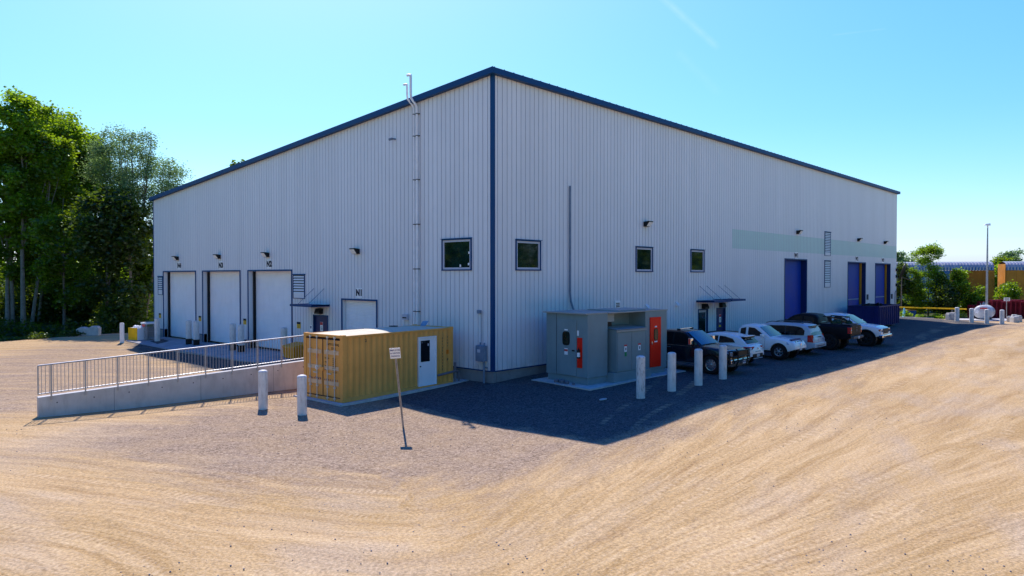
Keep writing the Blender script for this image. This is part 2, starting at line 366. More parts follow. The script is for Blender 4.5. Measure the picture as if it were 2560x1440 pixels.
# flow path of the wheel tracks that wrap the building corner
PTS = np.array([(130, -12), (60, -11), (30, -11), (15, -11.5), (5, -12.8), (-4, -14.6), (-11, -16.4), (-16, -15.5), (-19.5, -11), (-23, -3), (-30, 6)], float)
def catmull(P, n=16):
    out = []
    for i in range(len(P) - 1):
        p0, p1, p2, p3 = P[max(i - 1, 0)], P[i], P[i + 1], P[min(i + 2, len(P) - 1)]
        for k in range(n):
            t = k / n; out.append(.5 * ((2 * p1) + (-p0 + p2) * t + (2 * p0 - 5 * p1 + 4 * p2 - p3) * t * t + (-p0 + 3 * p1 - 3 * p2 + p3) * t ** 3))
    out.append(P[-1]); return np.array(out)
CP = catmull(PTS)
seglen = np.r_[0, np.cumsum(np.hypot(*np.diff(CP, axis=0).T))]
fx, fy = GX.ravel(), GY.ravel()
best = np.full(fx.shape, 1e18); al = np.zeros(fx.shape); ac = np.zeros(fx.shape)
for i in range(len(CP) - 1):
    p = CP[i]; d = CP[i + 1] - p; L = np.hypot(*d); d = d / L
    rx, ry = fx - p[0], fy - p[1]; t = np.clip(rx * d[0] + ry * d[1], 0, L)
    qx, qy = rx - d[0] * t, ry - d[1] * t; dd = qx * qx + qy * qy; m_ = dd < best
    best[m_] = dd[m_]; al[m_] = (seglen[i] + t)[m_]; ac[m_] = (np.sign(d[0] * ry - d[1] * rx) * np.sqrt(dd))[m_]
# second flow: circular turning tracks at the left
cxr, cyr = -24.5, -9.5
ang = np.arctan2(fy - cyr, fx - cxr); rad = np.hypot(fx - cxr, fy - cyr)

# third flow: wheel marks fanning out over the open right side
f0x, f0y = -19.8, -14.8
fang = np.arctan2(fy - f0y, fx - f0x); frad = np.hypot(fx - f0x, fy - f0y)
fside = ((fx + 22.03) * .682 - (fy + 21.69) * .7314) / np.maximum(1, (fx + 22.03) * .7314 + (fy + 21.69) * .682)
fmask = smooth01((fside + .16) / .26) * smooth01((fang + 1.2) / .3)
def blob(px, py, pts, soft):
    """soft mask of a polygon"""
    pts = np.array(pts, float); inside = np.zeros(px.shape, bool); dist = np.full(px.shape, 1e9)
    n = len(pts)
    for i in range(n):
        a, b = pts[i], pts[(i + 1) % n]
        c = ((a[1] > py) != (b[1] > py)) & (px < (b[0] - a[0]) * (py - a[1]) / (b[1] - a[1] + 1e-12) + a[0]); inside ^= c
        d = b - a; L2 = d @ d; t = np.clip(((px - a[0]) * d[0] + (py - a[1]) * d[1]) / L2, 0, 1)
        dist = np.minimum(dist, np.hypot(px - a[0] - t * d[0], py - a[1] - t * d[1]))
    sd = np.where(inside, dist, -dist); return np.clip(.5 + sd / soft / 2, 0, 1)
gravel = blob(fx, fy, [(-17, 1.2), (-13.2, 3.4), (-9.5, 3.6), (-6.8, 5), (-1, 5), (-1, -1), (4, -9.4), (20, -9.4), (64, -9.2), (64, -12), (20, -11), (-2, -10.6), (-6.0, -11.0), (-8.3, -11.0), (-10.97, -10.6), (-14.09, -6.6), (-15.2, -3.9), (-16.4, -.8)], 2.2)
gravel = np.maximum(gravel, .75 * blob(fx, fy, [(-17, 8), (-6, 7), (-3, 35), (-6, 38), (-12, 33), (-30, 20)], 3.0))
lot = blob(fx, fy, [(-5.5, -9.8), (-5.2, 1), (-1, 6), (5, 6), (64, 3), (64, -9.7), (30, -9.6), (0, -9.4)], .9)  # outline of the warehouse's cast shadow, where the gravel colour is darkened as shade
back = blob(fx, fy, [(0, 4.9), (-15, 6.6), (-5.8, 14), (-4.5, 30), (-3, 36), (0, 36)], 1.2)  # same painted shade along the dock wall, behind the ramp wall
grassm = np.clip(edge_dist(fx, fy) / 1.2, 0, 1)
grassm = np.maximum(grassm, blob(fx, fy, [(66, 4), (66.5, -3.2), (74, -3.4), (80, -14), (200, -60), (400, 300), (0, 300), (62, 39)], 1.0))
me = bpy.data.meshes.new('ground')
me.vertices.add(nx * ny); me.vertices.foreach_set('co', np.c_[fx, fy, GZ.ravel()].ravel().astype(np.float32))
idx = np.arange(nx * ny).reshape(ny, nx)
q = np.stack([idx[:-1, :-1], idx[:-1, 1:], idx[1:, 1:], idx[1:, :-1]], -1).reshape(-1, 4)
me.loops.add(q.size); me.loops.foreach_set('vertex_index', q.ravel().astype(np.int32))
me.polygons.add(len(q)); me.polygons.foreach_set('loop_start', np.arange(0, q.size, 4, dtype=np.int32))
me.polygons.foreach_set('use_smooth', np.ones(len(q), bool)); me.update(calc_edges=True)
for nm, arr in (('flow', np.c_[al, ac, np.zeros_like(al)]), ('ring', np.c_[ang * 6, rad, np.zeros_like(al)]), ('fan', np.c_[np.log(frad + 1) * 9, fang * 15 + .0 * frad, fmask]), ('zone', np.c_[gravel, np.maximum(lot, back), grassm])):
    at_ = me.attributes.new(nm, 'FLOAT_VECTOR', 'POINT'); at_.data.foreach_set('vector', arr.astype(np.float32).ravel())

def ground_mat():
    m, t, b = newmat('dirt_and_gravel')
    A = lambda n: N(t, 'ShaderNodeAttribute', _attribute_name=n).outputs['Vector']
    flow, ring, zone, pos, fan = A('flow'), A('ring'), A('zone'), TC(t), A('fan')
    fanm = N(t, 'ShaderNodeSeparateXYZ', Vector=fan).outputs[2]
    sep = N(t, 'ShaderNodeSeparateXYZ', Vector=zone)
    # broad tan variation streaked along the traffic
    wob = N(t, 'ShaderNodeTexNoise', Vector=pos, Scale=.22, Detail=3)
    fl = N(t, 'ShaderNodeVectorMath', _operation='MULTIPLY_ADD'); t.links.new(wob.outputs['Color'], fl.inputs[0]); fl.inputs[1].default_value = (2.5, 1.1, 0); t.links.new(flow, fl.inputs[2]); flw = fl.outputs[0]
    ff = N(t, 'ShaderNodeVectorMath', _operation='MULTIPLY_ADD'); t.links.new(wob.outputs['Color'], ff.inputs[0]); ff.inputs[1].default_value = (2, .7, 0); t.links.new(fan, ff.inputs[2])
    fa1 = NOISE(t, ff.outputs[0], 1, 6, .6, (.12, .7, 0)); fa2 = NOISE(t, ff.outputs[0], 1, 8, .68, (.25, 2.4, 0)); fa3 = NOISE(t, ff.outputs[0], 1, 6, .72, (.7, 8.5, 0))
    s1 = NOISE(t, flw, 1, 6, .6, (0.07, .6, 1)); s2 = NOISE(t, flw, 1, 8, .66, (0.13, 2.2, 1)); s3 = NOISE(t, flw, 1, 6, .72, (.35, 8, 1))
    r1 = NOISE(t, ring, 1, 6, .6, (0.1, .8, 1)); r2 = NOISE(t, ring, 1, 8, .66, (.2, 3.6, 1))
    ringm = RAMP(t, N(t, 'ShaderNodeSeparateXYZ', Vector=ring).outputs[1], 9.5, 7.0)
    st1 = MA(t, 'ADD', MA(t, 'MULTIPLY', s1, MA(t, 'SUBTRACT', 1, ringm)), MA(t, 'MULTIPLY', r1, ringm))
    st2 = MA(t, 'ADD', MA(t, 'MULTIPLY', s2, MA(t, 'SUBTRACT', 1, ringm)), MA(t, 'MULTIPLY', r2, ringm))
    mixf = lambda a, b: MA(t, 'ADD', MA(t, 'MULTIPLY', a, MA(t, 'SUBTRACT', 1, fanm)), MA(t, 'MULTIPLY', b, fanm))
    st1 = mixf(st1, fa1); st2 = mixf(st2, fa2); s3 = mixf(s3, fa3)
    tan = MIXC(t, RAMP(t, st1, .34, .66), (.40, .25, .10), (.51, .335, .16))
    pm = RAMP(t, NOISE(t, pos, .33, 5, .6), .35, .62, .35, 1.0)
    tan = MIXC(t, MA(t, 'MULTIPLY', RAMP(t, st2, .47, .64), MA(t, 'MULTIPLY', pm, .92)), tan, (.59, .41, .22))
    tan = MIXC(t, MA(t, 'MULTIPLY', RAMP(t, st2, .49, .34), MA(t, 'MULTIPLY', pm, .95)), tan, (.32, .19, .078))
    tan = MIXC(t, MA(t, 'MULTIPLY', RAMP(t, s3, .5, .66), .45), tan, (.60, .43, .25))
    # pinkish grey gravel drifts inside the tan
    pk = NOISE(t, flw, 1, 6, .6, (.18, .55, 1))
    big = NOISE(t, pos, .16, 4)
    tan = MIXC(t, MA(t, 'MULTIPLY', RAMP(t, MA(t, 'ADD', pk, MA(t, 'MULTIPLY', big, .5)), .74, .92), .55), tan, (.43, .325, .23))
    # gravel
    vor = N(t, 'ShaderNodeTexVoronoi', Vector=pos, Scale=14); vor2 = N(t, 'ShaderNodeTexVoronoi', Vector=pos, Scale=34)
    g1 = N(t, 'ShaderNodeSeparateColor', Color=vor.outputs['Color']).outputs[0]; g2 = N(t, 'ShaderNodeSeparateColor', Color=vor2.outputs['Color']).outputs[1]
    grit = MA(t, 'ADD', MA(t, 'MULTIPLY', g1, .6), MA(t, 'MULTIPLY', g2, .4))
    gcol = MIXC(t, grit, (.125, .08, .052), (.455, .33, .235))
    gcol = MIXC(t, MA(t, 'MULTIPLY', RAMP(t, NOISE(t, pos, .8, 5, .6), .42, .66), .4), gcol, (.42, .285, .155))
    gm = MA(t, 'ADD', sep.outputs[0], MA(t, 'MULTIPLY', MA(t, 'SUBTRACT', NOISE(t, flw, 1, 8, .72, (.22, 1.1, 1)), .5), 2.2))
    gm = RAMP(t, gm, .25, .85)
    c = MIXC(t, MA(t, 'MULTIPLY', gm, .92), tan, gcol)
    lot_shade = MIXC(t, grit, (.03, .029, .03), (.13, .122, .12))  # gravel colour darkened to deepen the building's shadow
    lot_shade = MIXC(t, MA(t, 'MULTIPLY', RAMP(t, NOISE(t, pos, .45, 5, .6), .5, .7), .4), lot_shade, (.14, .125, .11))
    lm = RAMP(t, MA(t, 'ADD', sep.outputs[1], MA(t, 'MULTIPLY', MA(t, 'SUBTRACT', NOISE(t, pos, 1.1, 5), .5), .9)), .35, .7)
    c = MIXC(t, lm, c, lot_shade)
    # tyre marks: narrow pairs of bands following the three flows, with tread bars
    def marks(vec, cents, wdt, wobv):
        q = N(t, 'ShaderNodeSeparateXYZ', Vector=vec); ac_ = MA(t, 'ADD', q.outputs[1], MA(t, 'MULTIPLY', wobv, .9)); tot = None
        for c_ in cents:
            d_ = RAMP(t, MA(t, 'ABSOLUTE', MA(t, 'SUBTRACT', ac_, c_)), wdt, wdt * .6); tot = d_ if tot is None else MA(t, 'MAXIMUM', tot, d_)
        return tot, q.outputs[0]
    wv = NOISE(t, pos, .12, 2)
    m1, a1 = marks(flow, (-2.9, -1.3, .3, 1.9, 2.6, 4.2, -5.0, -6.6), .15, wv); m2, a2 = marks(fan, (-7.2, -5.9, -2.6, -1.5, 1.2, 2.2, 5.1, 6.1), .11, wv); m3, a3 = marks(ring, (3.4, 5.0, 5.8, 7.4, 8.3), .13, wv)
    inv = MA(t, 'SUBTRACT', 1, fanm)
    mk = MA(t, 'MAXIMUM', MA(t, 'MULTIPLY', m2, fanm), MA(t, 'MULTIPLY', MA(t, 'MAXIMUM', MA(t, 'MULTIPLY', m1, MA(t, 'SUBTRACT', 1, ringm)), MA(t, 'MULTIPLY', m3, ringm)), inv))
    tread = MA(t, 'ADD', .5, MA(t, 'MULTIPLY', MA(t, 'SINE', MA(t, 'MULTIPLY', MA(t, 'ADD', MA(t, 'MULTIPLY', a1, inv), MA(t, 'MULTIPLY', a2, fanm)), 34)), .5))
    mk = MA(t, 'MULTIPLY', mk, RAMP(t, NOISE(t, pos, .4, 4), .42, .6))
    c = MIXC(t, MA(t, 'MULTIPLY', mk, MA(t, 'MULTIPLY', tread, .38)), c, (.68, .50, .31))
    c = MIXC(t, MA(t, 'MULTIPLY', mk, MA(t, 'MULTIPLY', MA(t, 'SUBTRACT', 1, tread), .28)), c, (.30, .19, .09))
    # speckle of small stones everywhere
    fleck = MA(t, 'MULTIPLY', RAMP(t, vor2.outputs['Distance'], .26, .12), MA(t, 'GREATER_THAN', g2, .80))
    c = MIXC(t, MA(t, 'MULTIPLY', fleck, .38), c, (.20, .13, .08))
    sp = RAMP(t, vor.outputs['Distance'], .16, .08); keep = RAMP(t, NOISE(t, pos, 1.1, 5), .44, .58)
    sel = MA(t, 'GREATER_THAN', g1, .62)
    c = MIXC(t, MA(t, 'MULTIPLY', MA(t, 'MULTIPLY', sp, sel), MA(t, 'MULTIPLY', keep, .45)), c, (.17, .13, .11))
    c = MIXC(t, MA(t, 'MULTIPLY', MA(t, 'SUBTRACT', g2, .5), .18), c, (.8, .72, .62))
    fine = RAMP(t, NOISE(t, pos, 16, 8, .8), .36, .64)
    c = MIXC(t, .42, c, N(t, 'ShaderNodeCombineColor', Red=fine, Green=fine, Blue=fine).outputs[0], 'OVERLAY')
    c = MIXC(t, sep.outputs[2], c, MIXC(t, NOISE(t, pos, .5, 5), (.03, .055, .012), (.12, .13, .04)))
    t.links.new(c, b.inputs['Base Color']); b.inputs['Roughness'].default_value = .95; b.inputs['Specular IOR Level'].default_value = .15
    h = MA(t, 'ADD', MA(t, 'MULTIPLY', grit, MA(t, 'ADD', MA(t, 'MULTIPLY', MA(t, 'MAXIMUM', gm, lm), .020), .004)), MA(t, 'MULTIPLY', MA(t, 'ADD', st2, s3), .018))
    h = MA(t, 'ADD', h, MA(t, 'MULTIPLY', NOISE(t, pos, 9, 8, .75), .016))
    bn = N(t, 'ShaderNodeBump', Strength=.8, Distance=1.0, Height=h); t.links.new(bn.outputs[0], b.inputs['Normal'])
    return m
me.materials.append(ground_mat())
ground = bpy.data.objects.new('ground', me); COL.objects.link(ground); ground['kind'] = 'structure'

# ------------------------------------------------------------------ the warehouse
LR, LL = 61.4, 38.1            # right and left wall lengths
HC, HL = 13.75, 11.05          # wall height at the near corner, at the far left end
ZB = 0.63                      # top of the foundation
wh = thing('warehouse', 'large pale ribbed metal warehouse with navy trim, sloping roof and roller doors', 'warehouse')
ztop_l = lambda s: HC - (HC - HL) * s / LL
def wall_panels(mb, P, s0, s1, z0, zt, openings, pitch=.3048, gw=.038, gd=.06, bandrect=None):
    """ribbed siding: flat pans with narrow grooves, cut round the openings"""
    cuts = {s0, s1}; k = int(s0 / pitch) - 1
    grooves = []
    while k * pitch < s1 + pitch:
        g = k * pitch; k += 1
        if g - gw / 2 > s0 + .02 and g + gw / 2 < s1 - .02: grooves.append(g); cuts |= {g - gw / 2, g + gw / 2}
    for o in openings: cuts |= {o[0], o[1]}
    if bandrect: cuts |= {bandrect[0], bandrect[1]}
    cs = sorted(c for c in cuts if s0 <= c <= s1)
    gi = 0
    for a, b in zip(cs, cs[1:]):
        if b - a < 1e-5: continue
        mid = (a + b) / 2
        isg = any(abs(mid - g) < gw / 2 for g in grooves)
        ivs = [(z0, None)]
        for o in openings:
            if o[0] < mid < o[1]:
                new = []
                for lo, hi in ivs:
                    h = zt(mid) if hi is None else hi
                    if o[2] > lo: new.append((lo, min(o[2], h)))
                    if o[3] < h: new.append((max(o[3], lo), hi))
                ivs = new
        inb = bandrect and bandrect[0] < mid < bandrect[1]
        if inb:
            new = []
            for lo, hi in ivs:
                h = zt(mid) if hi is None else hi
                b0, b1 = bandrect[2], bandrect[3]
                if lo < b0 < h: new.append((lo, b0)); new.append((b0, min(b1, h))); 
                else: new.append((lo, hi)); continue
                if b1 < h: new.append((b1, hi))
            ivs = new
        for lo, hi in ivs:
            ha = zt(a) if hi is None else hi; hb = zt(b) if hi is None else hi
            mb.m = 1 if inb and bandrect[2] - .01 <= lo < bandrect[3] - .01 else 0
            if isg:
                mb.m = 2
                mb.quad(P(a, 0, lo), P(b, 0, lo), P(b, 0, lo + 1e-4), P(a, 0, lo + 1e-4))
                mb.quad(P(a, 0, lo), P(mid, -gd, lo), P(mid, -gd, (ha + hb) / 2), P(a, 0, ha))
                mb.quad(P(mid, -gd, lo), P(b, 0, lo), P(b, 0, hb), P(mid, -gd, (ha + hb) / 2))
            else: mb.quad(P(a, 0, lo), P(b, 0, lo), P(b, 0, hb), P(a, 0, ha))
    mb.m = 0
PR = lambda s, d, z: (s, -d, z)
PL = lambda s, d, z: (-d, s, z)
dN4, dN3, dN2, dN1 = (30.25, 36.08, -.1, 5.08), (23.40, 29.0, -.1, 5.08), (16.84, 22.22, -.1, 5.08), (8.42, 11.5, .63, 3.47)
dPL = (12.98, 14.40, .35, 2.5)
wL = (1.36, 3.26, 5.08, 6.43)
W1, D2, D3 = (31.7, 36.0, .3, 6.04), (46.0, 50.9, .3, 6.0), (54.1, 59.04, .3, 5.98)
pd1, pd2 = (18.29, 19.44, .45, 2.64), (20.73, 21.86, .45, 2.64)
wR = [(1.5, 3.13, 5.08, 6.37), (11.24, 12.88, 5.06, 6.35), (17.30, 18.93, 5.06, 6.36)]
mb = MB(); wall_panels(mb, PR, .12, LR, ZB, lambda s: HC - .12, [W1, D2, D3, pd1, pd2] + wR, bandrect=(22.85, 61.3, 6.64, 7.93))
tag(mb.build('wall_panel', ['siding', 'band', 'seam'], wh, fixn=False), 'pale ribbed siding of the long wall with a faint green band')
mb = MB(); wall_panels(mb, PL, .12, LL, ZB, lambda s: ztop_l(s) - .12, [dN4, dN3, dN2, dN1, dPL, wL])
# siding over the foundation level beside the low door openings is concrete
tag(mb.build('wall_panel', ['siding', 'band', 'seam'], wh, fixn=False), 'pale ribbed siding of the dock door wall')
mb = MB(); wall_panels(mb, lambda s, d, z: (LR + d, s, z), 0, LL, ZB, lambda s: ztop_l(s) - .1, [], gw=.04)
mb.build('wall_panel', ['siding', 'band', 'seam'], wh, fixn=False)
mb = MB(); wall_panels(mb, lambda s, d, z: (s, LL + d, z), 0, LR, ZB, lambda s: HL - .1, [], gw=.04)
mb.build('wall_panel', ['siding', 'band', 'seam'], wh, fixn=False)
# foundation strips between the openings
mb = MB()
def strips(total, ops):
    x = 0; out = []
    for a, b in sorted(ops): out.append((x, a)); x = b
    out.append((x, total)); return out
for a, b in strips(LR - .02, [(o[0], o[1]) for o in (W1, D2, D3, pd1, pd2)]): mb.box(max(a, .27), b, .03, .3, -1.2, ZB - .004)
for a, b in strips(LL, [(o[0], o[1]) for o in (dN4, dN3, dN2, dPL)]): mb.box(.03, .25, max(a, .03), b, -1.2, ZB - .002)
for o in (W1, D2, D3): mb.box(o[0] + .001, o[1] - .001, .05, .8, -1.2, .29)
for o in (pd1, pd2): mb.box(o[0] + .001, o[1] - .001, -.1, .3, -1.2, .44)
for o in (dN4, dN3, dN2): mb.box(.06, .9, o[0] + .001, o[1] - .001, -1.2, -.03 if o is dN4 else (.03 if o is dN3 else .1))
mb.box(.04, .3, dPL[0] + .001, dPL[1] - .001, -1.2, .34)
mb.box(LR - .3, LR - .03, .31, LL, -1.2, ZB - .006)
mb.build('foundation', 'foundation', wh)
# roof with standing seams, eave along the right wall, rake along the left wall
OV = .22
mb = MB()
def zr(y): return HC - .03 - (HC - HL) * y / LL
y0, y1, x0, x1 = -OV, LL + OV, -OV, LR + OV
mb.add([(x0, y0, zr(y0)), (x1, y0, zr(y0)), (x1, y1, zr(y1)), (x0, y1, zr(y1)), (x0, y0, zr(y0) - .06), (x1, y0, zr(y0) - .06), (x1, y1, zr(y1) - .06), (x0, y1, zr(y1) - .06)],
       [(0, 1, 2, 3), (4, 7, 6, 5), (0, 4, 5, 1), (1, 5, 6, 2), (2, 6, 7, 3), (3, 7, 4, 0)])
k = 0
while x0 + .12 + k * .61 < x1:
    x = x0 + .12 + k * .61; k += 1
    ya, yb = y0 - .015, y1
    mb.add([(x - .025, ya, zr(ya) - .02), (x + .025, ya, zr(ya) - .02), (x + .012, ya, zr(ya) + .05), (x - .012, ya, zr(ya) + .05),
            (x - .025, yb, zr(yb) - .02), (x + .025, yb, zr(yb) - .02), (x + .015, yb, zr(yb) + .07), (x - .015, yb, zr(yb) + .07)],
           [(0, 1, 2, 3), (7, 6, 5, 4), (3, 2, 6, 7), (1, 5, 6, 2), (0, 3, 7, 4)])
mb.build('roof', 'roofblue', wh)
# fascia, rake, corner and base trims
mb = MB()
mb.box(x0 - .02, x1 + .02, y0 - .04, y0 - .001, zr(0) - .22, zr(y0) + .012)
mb.box(x0, x1, y0, -.001, zr(0) - .22, zr(0) - .19)
tag(mb.build('eave_fascia', 'navy', wh), None)
mb = MB()
mb.add([(x0 - .04, y0 - .041, zr(y0) + .03), (x0 - .001, y0 - .041, zr(y0) + .03), (x0 - .001, y1, zr(y1) + .03), (x0 - .04, y1, zr(y1) + .03),
        (x0 - .04, y0 - .041, zr(y0) - .23), (x0 - .001, y0 - .041, zr(y0) - .23), (x0 - .001, y1, zr(y1) - .23), (x0 - .04, y1, zr(y1) - .23)],
       [(0, 1, 2, 3), (4, 7, 6, 5), (0, 4, 5, 1), (1, 5, 6, 2), (2, 6, 7, 3), (3, 7, 4, 0)])
mb.add([(x0, 0, zr(0) - .22), (-.001, 0, zr(0) - .22), (-.001, y1, zr(y1) - .23), (x0, y1, zr(y1) - .23)], [(0, 1, 2, 3)])
mb.build('rake_fascia', 'navy', wh); mb = MB()
mb.add([(x1 + .001, y0, zr(y0) + .03), (x1 + .04, y0, zr(y0) + .03), (x1 + .04, y1, zr(y1) + .03), (x1 + .001, y1, zr(y1) + .03),
        (x1 + .001, y0, zr(y0) - .23), (x1 + .04, y0, zr(y0) - .23), (x1 + .04, y1, zr(y1) - .23), (x1 + .001, y1, zr(y1) - .23)],
       [(0, 1, 2, 3), (4, 7, 6, 5), (0, 4, 5, 1), (1, 5, 6, 2), (2, 6, 7, 3), (3, 7, 4, 0)])
mb.build('rake_fascia', 'navy', wh)
mb = MB(); mb.box(-.025, .13, -.025, -.004, ZB - .03, HC - .24); mb.box(-.025, -.003, -.003, .13, ZB - .03, HC - .24)
mb.build('corner_trim', 'navy', wh)
mb = MB(); mb.box(-.02, -.003, LL - .1, LL + .02, -.1, HL - .25); mb.build('corner_trim', 'navy', wh)
for a, b in strips(LR, [(o[0], o[1]) for o in (W1, D2, D3, pd1, pd2)]): mb = MB(); mb.box(max(a, .132), b, -.02, -.002, ZB - .05, ZB); mb.build('base_trim', 'navy', wh)
for a, b in strips(LL - .102, [(o[0], o[1]) for o in (dN4, dN3, dN2, dN1, dPL)]): mb = MB(); mb.box(-.02, -.002, max(a, .132), b, ZB - .05, ZB); mb.build('base_trim', 'navy', wh)


def X_left(): return Matrix(((0, -1, 0, 0), (1, 0, 0, 0), (0, 0, 1, 0), (0, 0, 0, 1)))   # (s, out, z) with out = away from wall
XL = Matrix(((0, -1, 0, 0), (1, 0, 0, 0), (0, 0, 1, 0), (0, 0, 0, 1)))   # local (s, d, z) -> (-d, s, z)
XR = Matrix(((1, 0, 0, 0), (0, -1, 0, 0), (0, 0, 1, 0), (0, 0, 0, 1)))   # local (s, d, z) -> (s, -d, z)
def opening_trim(mb, o, w=.09, out=.045, dep=.0, bottom=False):
    a, b, z0, z1 = o
    mb.box(a - w, a, dep, out, z0, z1 + w); mb.box(b, b + w, dep, out, z0, z1 + w); mb.box(a, b, dep, out, z1, z1 + w)
    if bottom: mb.box(a - w, b + w, dep, out + .01, z0 - w, z0)
def dock_door(o, X, recess, white=True, farside=+1, zfloor=0.0, jamb='siding', lines=()):
    """sectional or roller door in its opening: frame > the door part with ribs; reveal, track and trim"""
    a, b, z0, z1 = o
    d = MB(); d.X = X
    if white:      # roller curtain: many small rolled slats
        z = max(z0, zfloor); n = int((z1 - z) / .085); h = (z1 - z) / n
        prof = []
        for i in range(n):
            zz = z + i * h; prof += [(-recess, zz), (-recess + .018, zz + h * .25), (-recess + .018, zz + h * .7), (-recess, zz + h * .9)]
        prof.append((-recess, z1))
        vs = []; fs = []
        for i, (dd, zz) in enumerate(prof): vs += [(a + .01, dd, zz), (b - .01, dd, zz)]
        for i in range(len(prof) - 1): fs.append((2 * i, 2 * i + 1, 2 * i + 3, 2 * i + 2))
        d.add(vs, fs)
    else:
        z = z0
        n = 9; h = (z1 - z0) / n
        for i in range(n):
            d.box(a + .01, b - .01, -recess - .05, -recess, z + i * h + .012, z + (i + 1) * h)
        d.box(a + .01, b - .01, -recess - .05, -recess - .02, z0, z1)
    door = d.build('roller_door', 'whitepaint' if white else 'bluedoor', wh)
    j = MB(); j.X = X
    # reveal on both sides and head
    for (s0_, s1_) in ((a - .02, a), (b, b + .02)): j.box(s0_, s1_, -recess - .06, -.001, max(z0, -.1), z1)
    j.box(a, b, -recess - .06, -.001, z1, z1 + .02)
    j.build('door_reveal', jamb, door)
    tr = MB(); tr.X = X; opening_trim(tr, (a, b, max(z0, -.05), z1)); tr.build('door_trim', 'navy', door)
    if recess > .3 and white:
        k = MB(); k.X = X; k.box(b - .14, b - .002, -recess + .02, -recess + .16, max(z0, zfloor), z1); k.build('door_track', 'black', door)
        k = MB(); k.X = X; k.box(a, b, -recess + .021, -recess + .05, max(z0, zfloor), max(z0, zfloor) + .09); k.build('bottom_seal', 'black', door)
    for zz in lines:
        k = MB(); k.X = X; k.box(a + .02, b - .5, -recess + .001, -recess + .03, zz, zz + .09); k.build('door_stripe', 'railpale', door)
    return door
n4 = dock_door(dN4, XL, .45, zfloor=-.02); tag(n4, 'white roller door under the N4 sign')
tag(dock_door(dN3, XL, .45, zfloor=.04), 'white roller door under the N3 sign')
tag(dock_door(dN2, XL, .45, zfloor=.11), 'white roller door under the N2 sign')
tag(dock_door(dN1, XL, .22, zfloor=.63), 'white roller door behind the shipping container, under the N1 sign')
tag(dock_door(W1, XR, .42, white=False, jamb='navydoor'), 'tall plain blue door under the W1 sign')
for o, zs, lb in ((D2, (2.55, 1.7), 'tall blue door with two pale bars and an ochre edge seal, nearer one'), (D3, (2.6, 1.75), 'tall blue door with two pale bars and an ochre edge seal, farther one')):
    dr = dock_door(o, XR, .42, white=False, jamb='navydoor', lines=zs); tag(dr, lb)
    k = MB(); k.X = XR; k.box(o[1] - .42, o[1] - .02, -.41, -.30, o[2], o[3]); k.build('edge_seal', 'ochre', dr)

def window(o, X, lab):
    a, b, z0, z1 = o
    f = MB(); f.X = X; opening_trim(f, o, .055, .05, bottom=True)
    f.box(a - .07, b + .09, .0, .09, z1 + .056, z1 + .075)
    f.box(a - .02, a, -.1, -.001, z0, z1); f.box(b, b + .02, -.1, -.001, z0, z1); f.box(a, b, -.1, -.001, z1, z1 + .02); f.box(a, b, -.1, -.001, z0 - .02, z0)
    w = f.build('window', 'navy', wh); tag(w, lab)
    g = MB(); g.X = X; t = .09
    for bx in ((a, a + t, z0, z1), (b - t, b, z0, z1), (a + t, b - t, z1 - t, z1), (a + t, b - t, z0, z0 + t)): g.box(bx[0], bx[1], -.05, .012, bx[2], bx[3])
    g.build('window_frame', 'frame', w)
    g = MB(); g.X = X; g.box(a + t, b - t, -.045, -.03, z0 + t, z1 - t); g.build('pane', 'glass', w)
    return w
w0 = window(wL, XL, 'square window left of the navy corner trim')
for s_, z_ in ((2.05, 5.20), (1.5, 5.27), (1.47, 5.78)): k = MB(); k.X = XL; k.box(s_, s_ + .09, -.029, -.02, z_, z_ + .1); k.build('sticker', 'signwhite', w0)
window(wR[0], XR, 'square window right of the navy corner trim')
window(wR[1], XR, 'middle square window on the long wall, below the wall lamp')
window(wR[2], XR, 'square window farthest along the long wall')

def person_door(o, X, glazed, lab):
    a, b, z0, z1 = o
    f = MB(); f.X = X; opening_trim(f, o, .07, .03)
    f.box(a - .02, a, -.15, -.001, z0, z1); f.box(b, b + .02, -.15, -.001, z0, z1); f.box(a, b, -.15, -.001, z1, z1 + .02)
    d = MB(); d.X = X; d.box(a + .01, b - .01, -.12, -.07, z0 + .02, z1 - .005)
    dr = d.build('entrance_door', 'frame' if glazed else 'navydoor', wh); tag(dr, lab)
    f.build('door_frame', 'navy', dr)
    h = MB(); h.X = X; s_ = a + .12 if X is XR else b - .12
    h.tube((s_, -.069, z0 + 1.0), (s_, .0, z0 + 1.0), .015); h.tube((s_, 0, z0 + 1.0), (s_ + .1, 0, z0 + 1.0), .015); h.build('handle', 'steel', dr)
    if glazed:
        g = MB(); g.X = X; g.box(a + .13, b - .13, -.069, -.06, z0 + .2, z1 - .15); g.build('pane', 'glass', dr)
        return dr
    c = (a + b) / 2
    g = MB(); g.X = X; g.box(c - .12, c + .16, -.069, -.062, z0 + 1.30, z0 + 1.82); g.build('notice', 'signwhite', dr)
    g = MB(); g.X = X; g.box(c - .11, c + .15, -.061, -.058, z0 + 1.64, z0 + 1.81); g.build('notice_header', 'redsign', dr)
    g = MB(); g.X = X; g.box(c - .11, c + .15, -.061, -.058, z0 + 1.12, z0 + 1.28); g.build('notice_band', 'inkblue', dr)
    g = MB(); g.X = X
    for i in range(3): g.box(c - .08, c + .1, -.061, -.058, z0 + 1.36 + i * .08, z0 + 1.39 + i * .08)
    g.build('notice_text', 'ink', dr)
    g = MB(); g.X = X; g.box(c + (.2 if X is XL else -.12) - (.62 if X is XL else 0), c + (.2 if X is XL else -.12) - (.62 if X is XL else 0) + .26, -.069, -.062, z0 + 1.0, z0 + 1.24); g.build('yellow_notice', 'yellow', dr)
    return dr
person_door(dPL, XL, False, 'navy entrance door with safety notices, on the dock wall')
person_door(pd1, XR, True, 'glazed entrance door under the twin canopy')
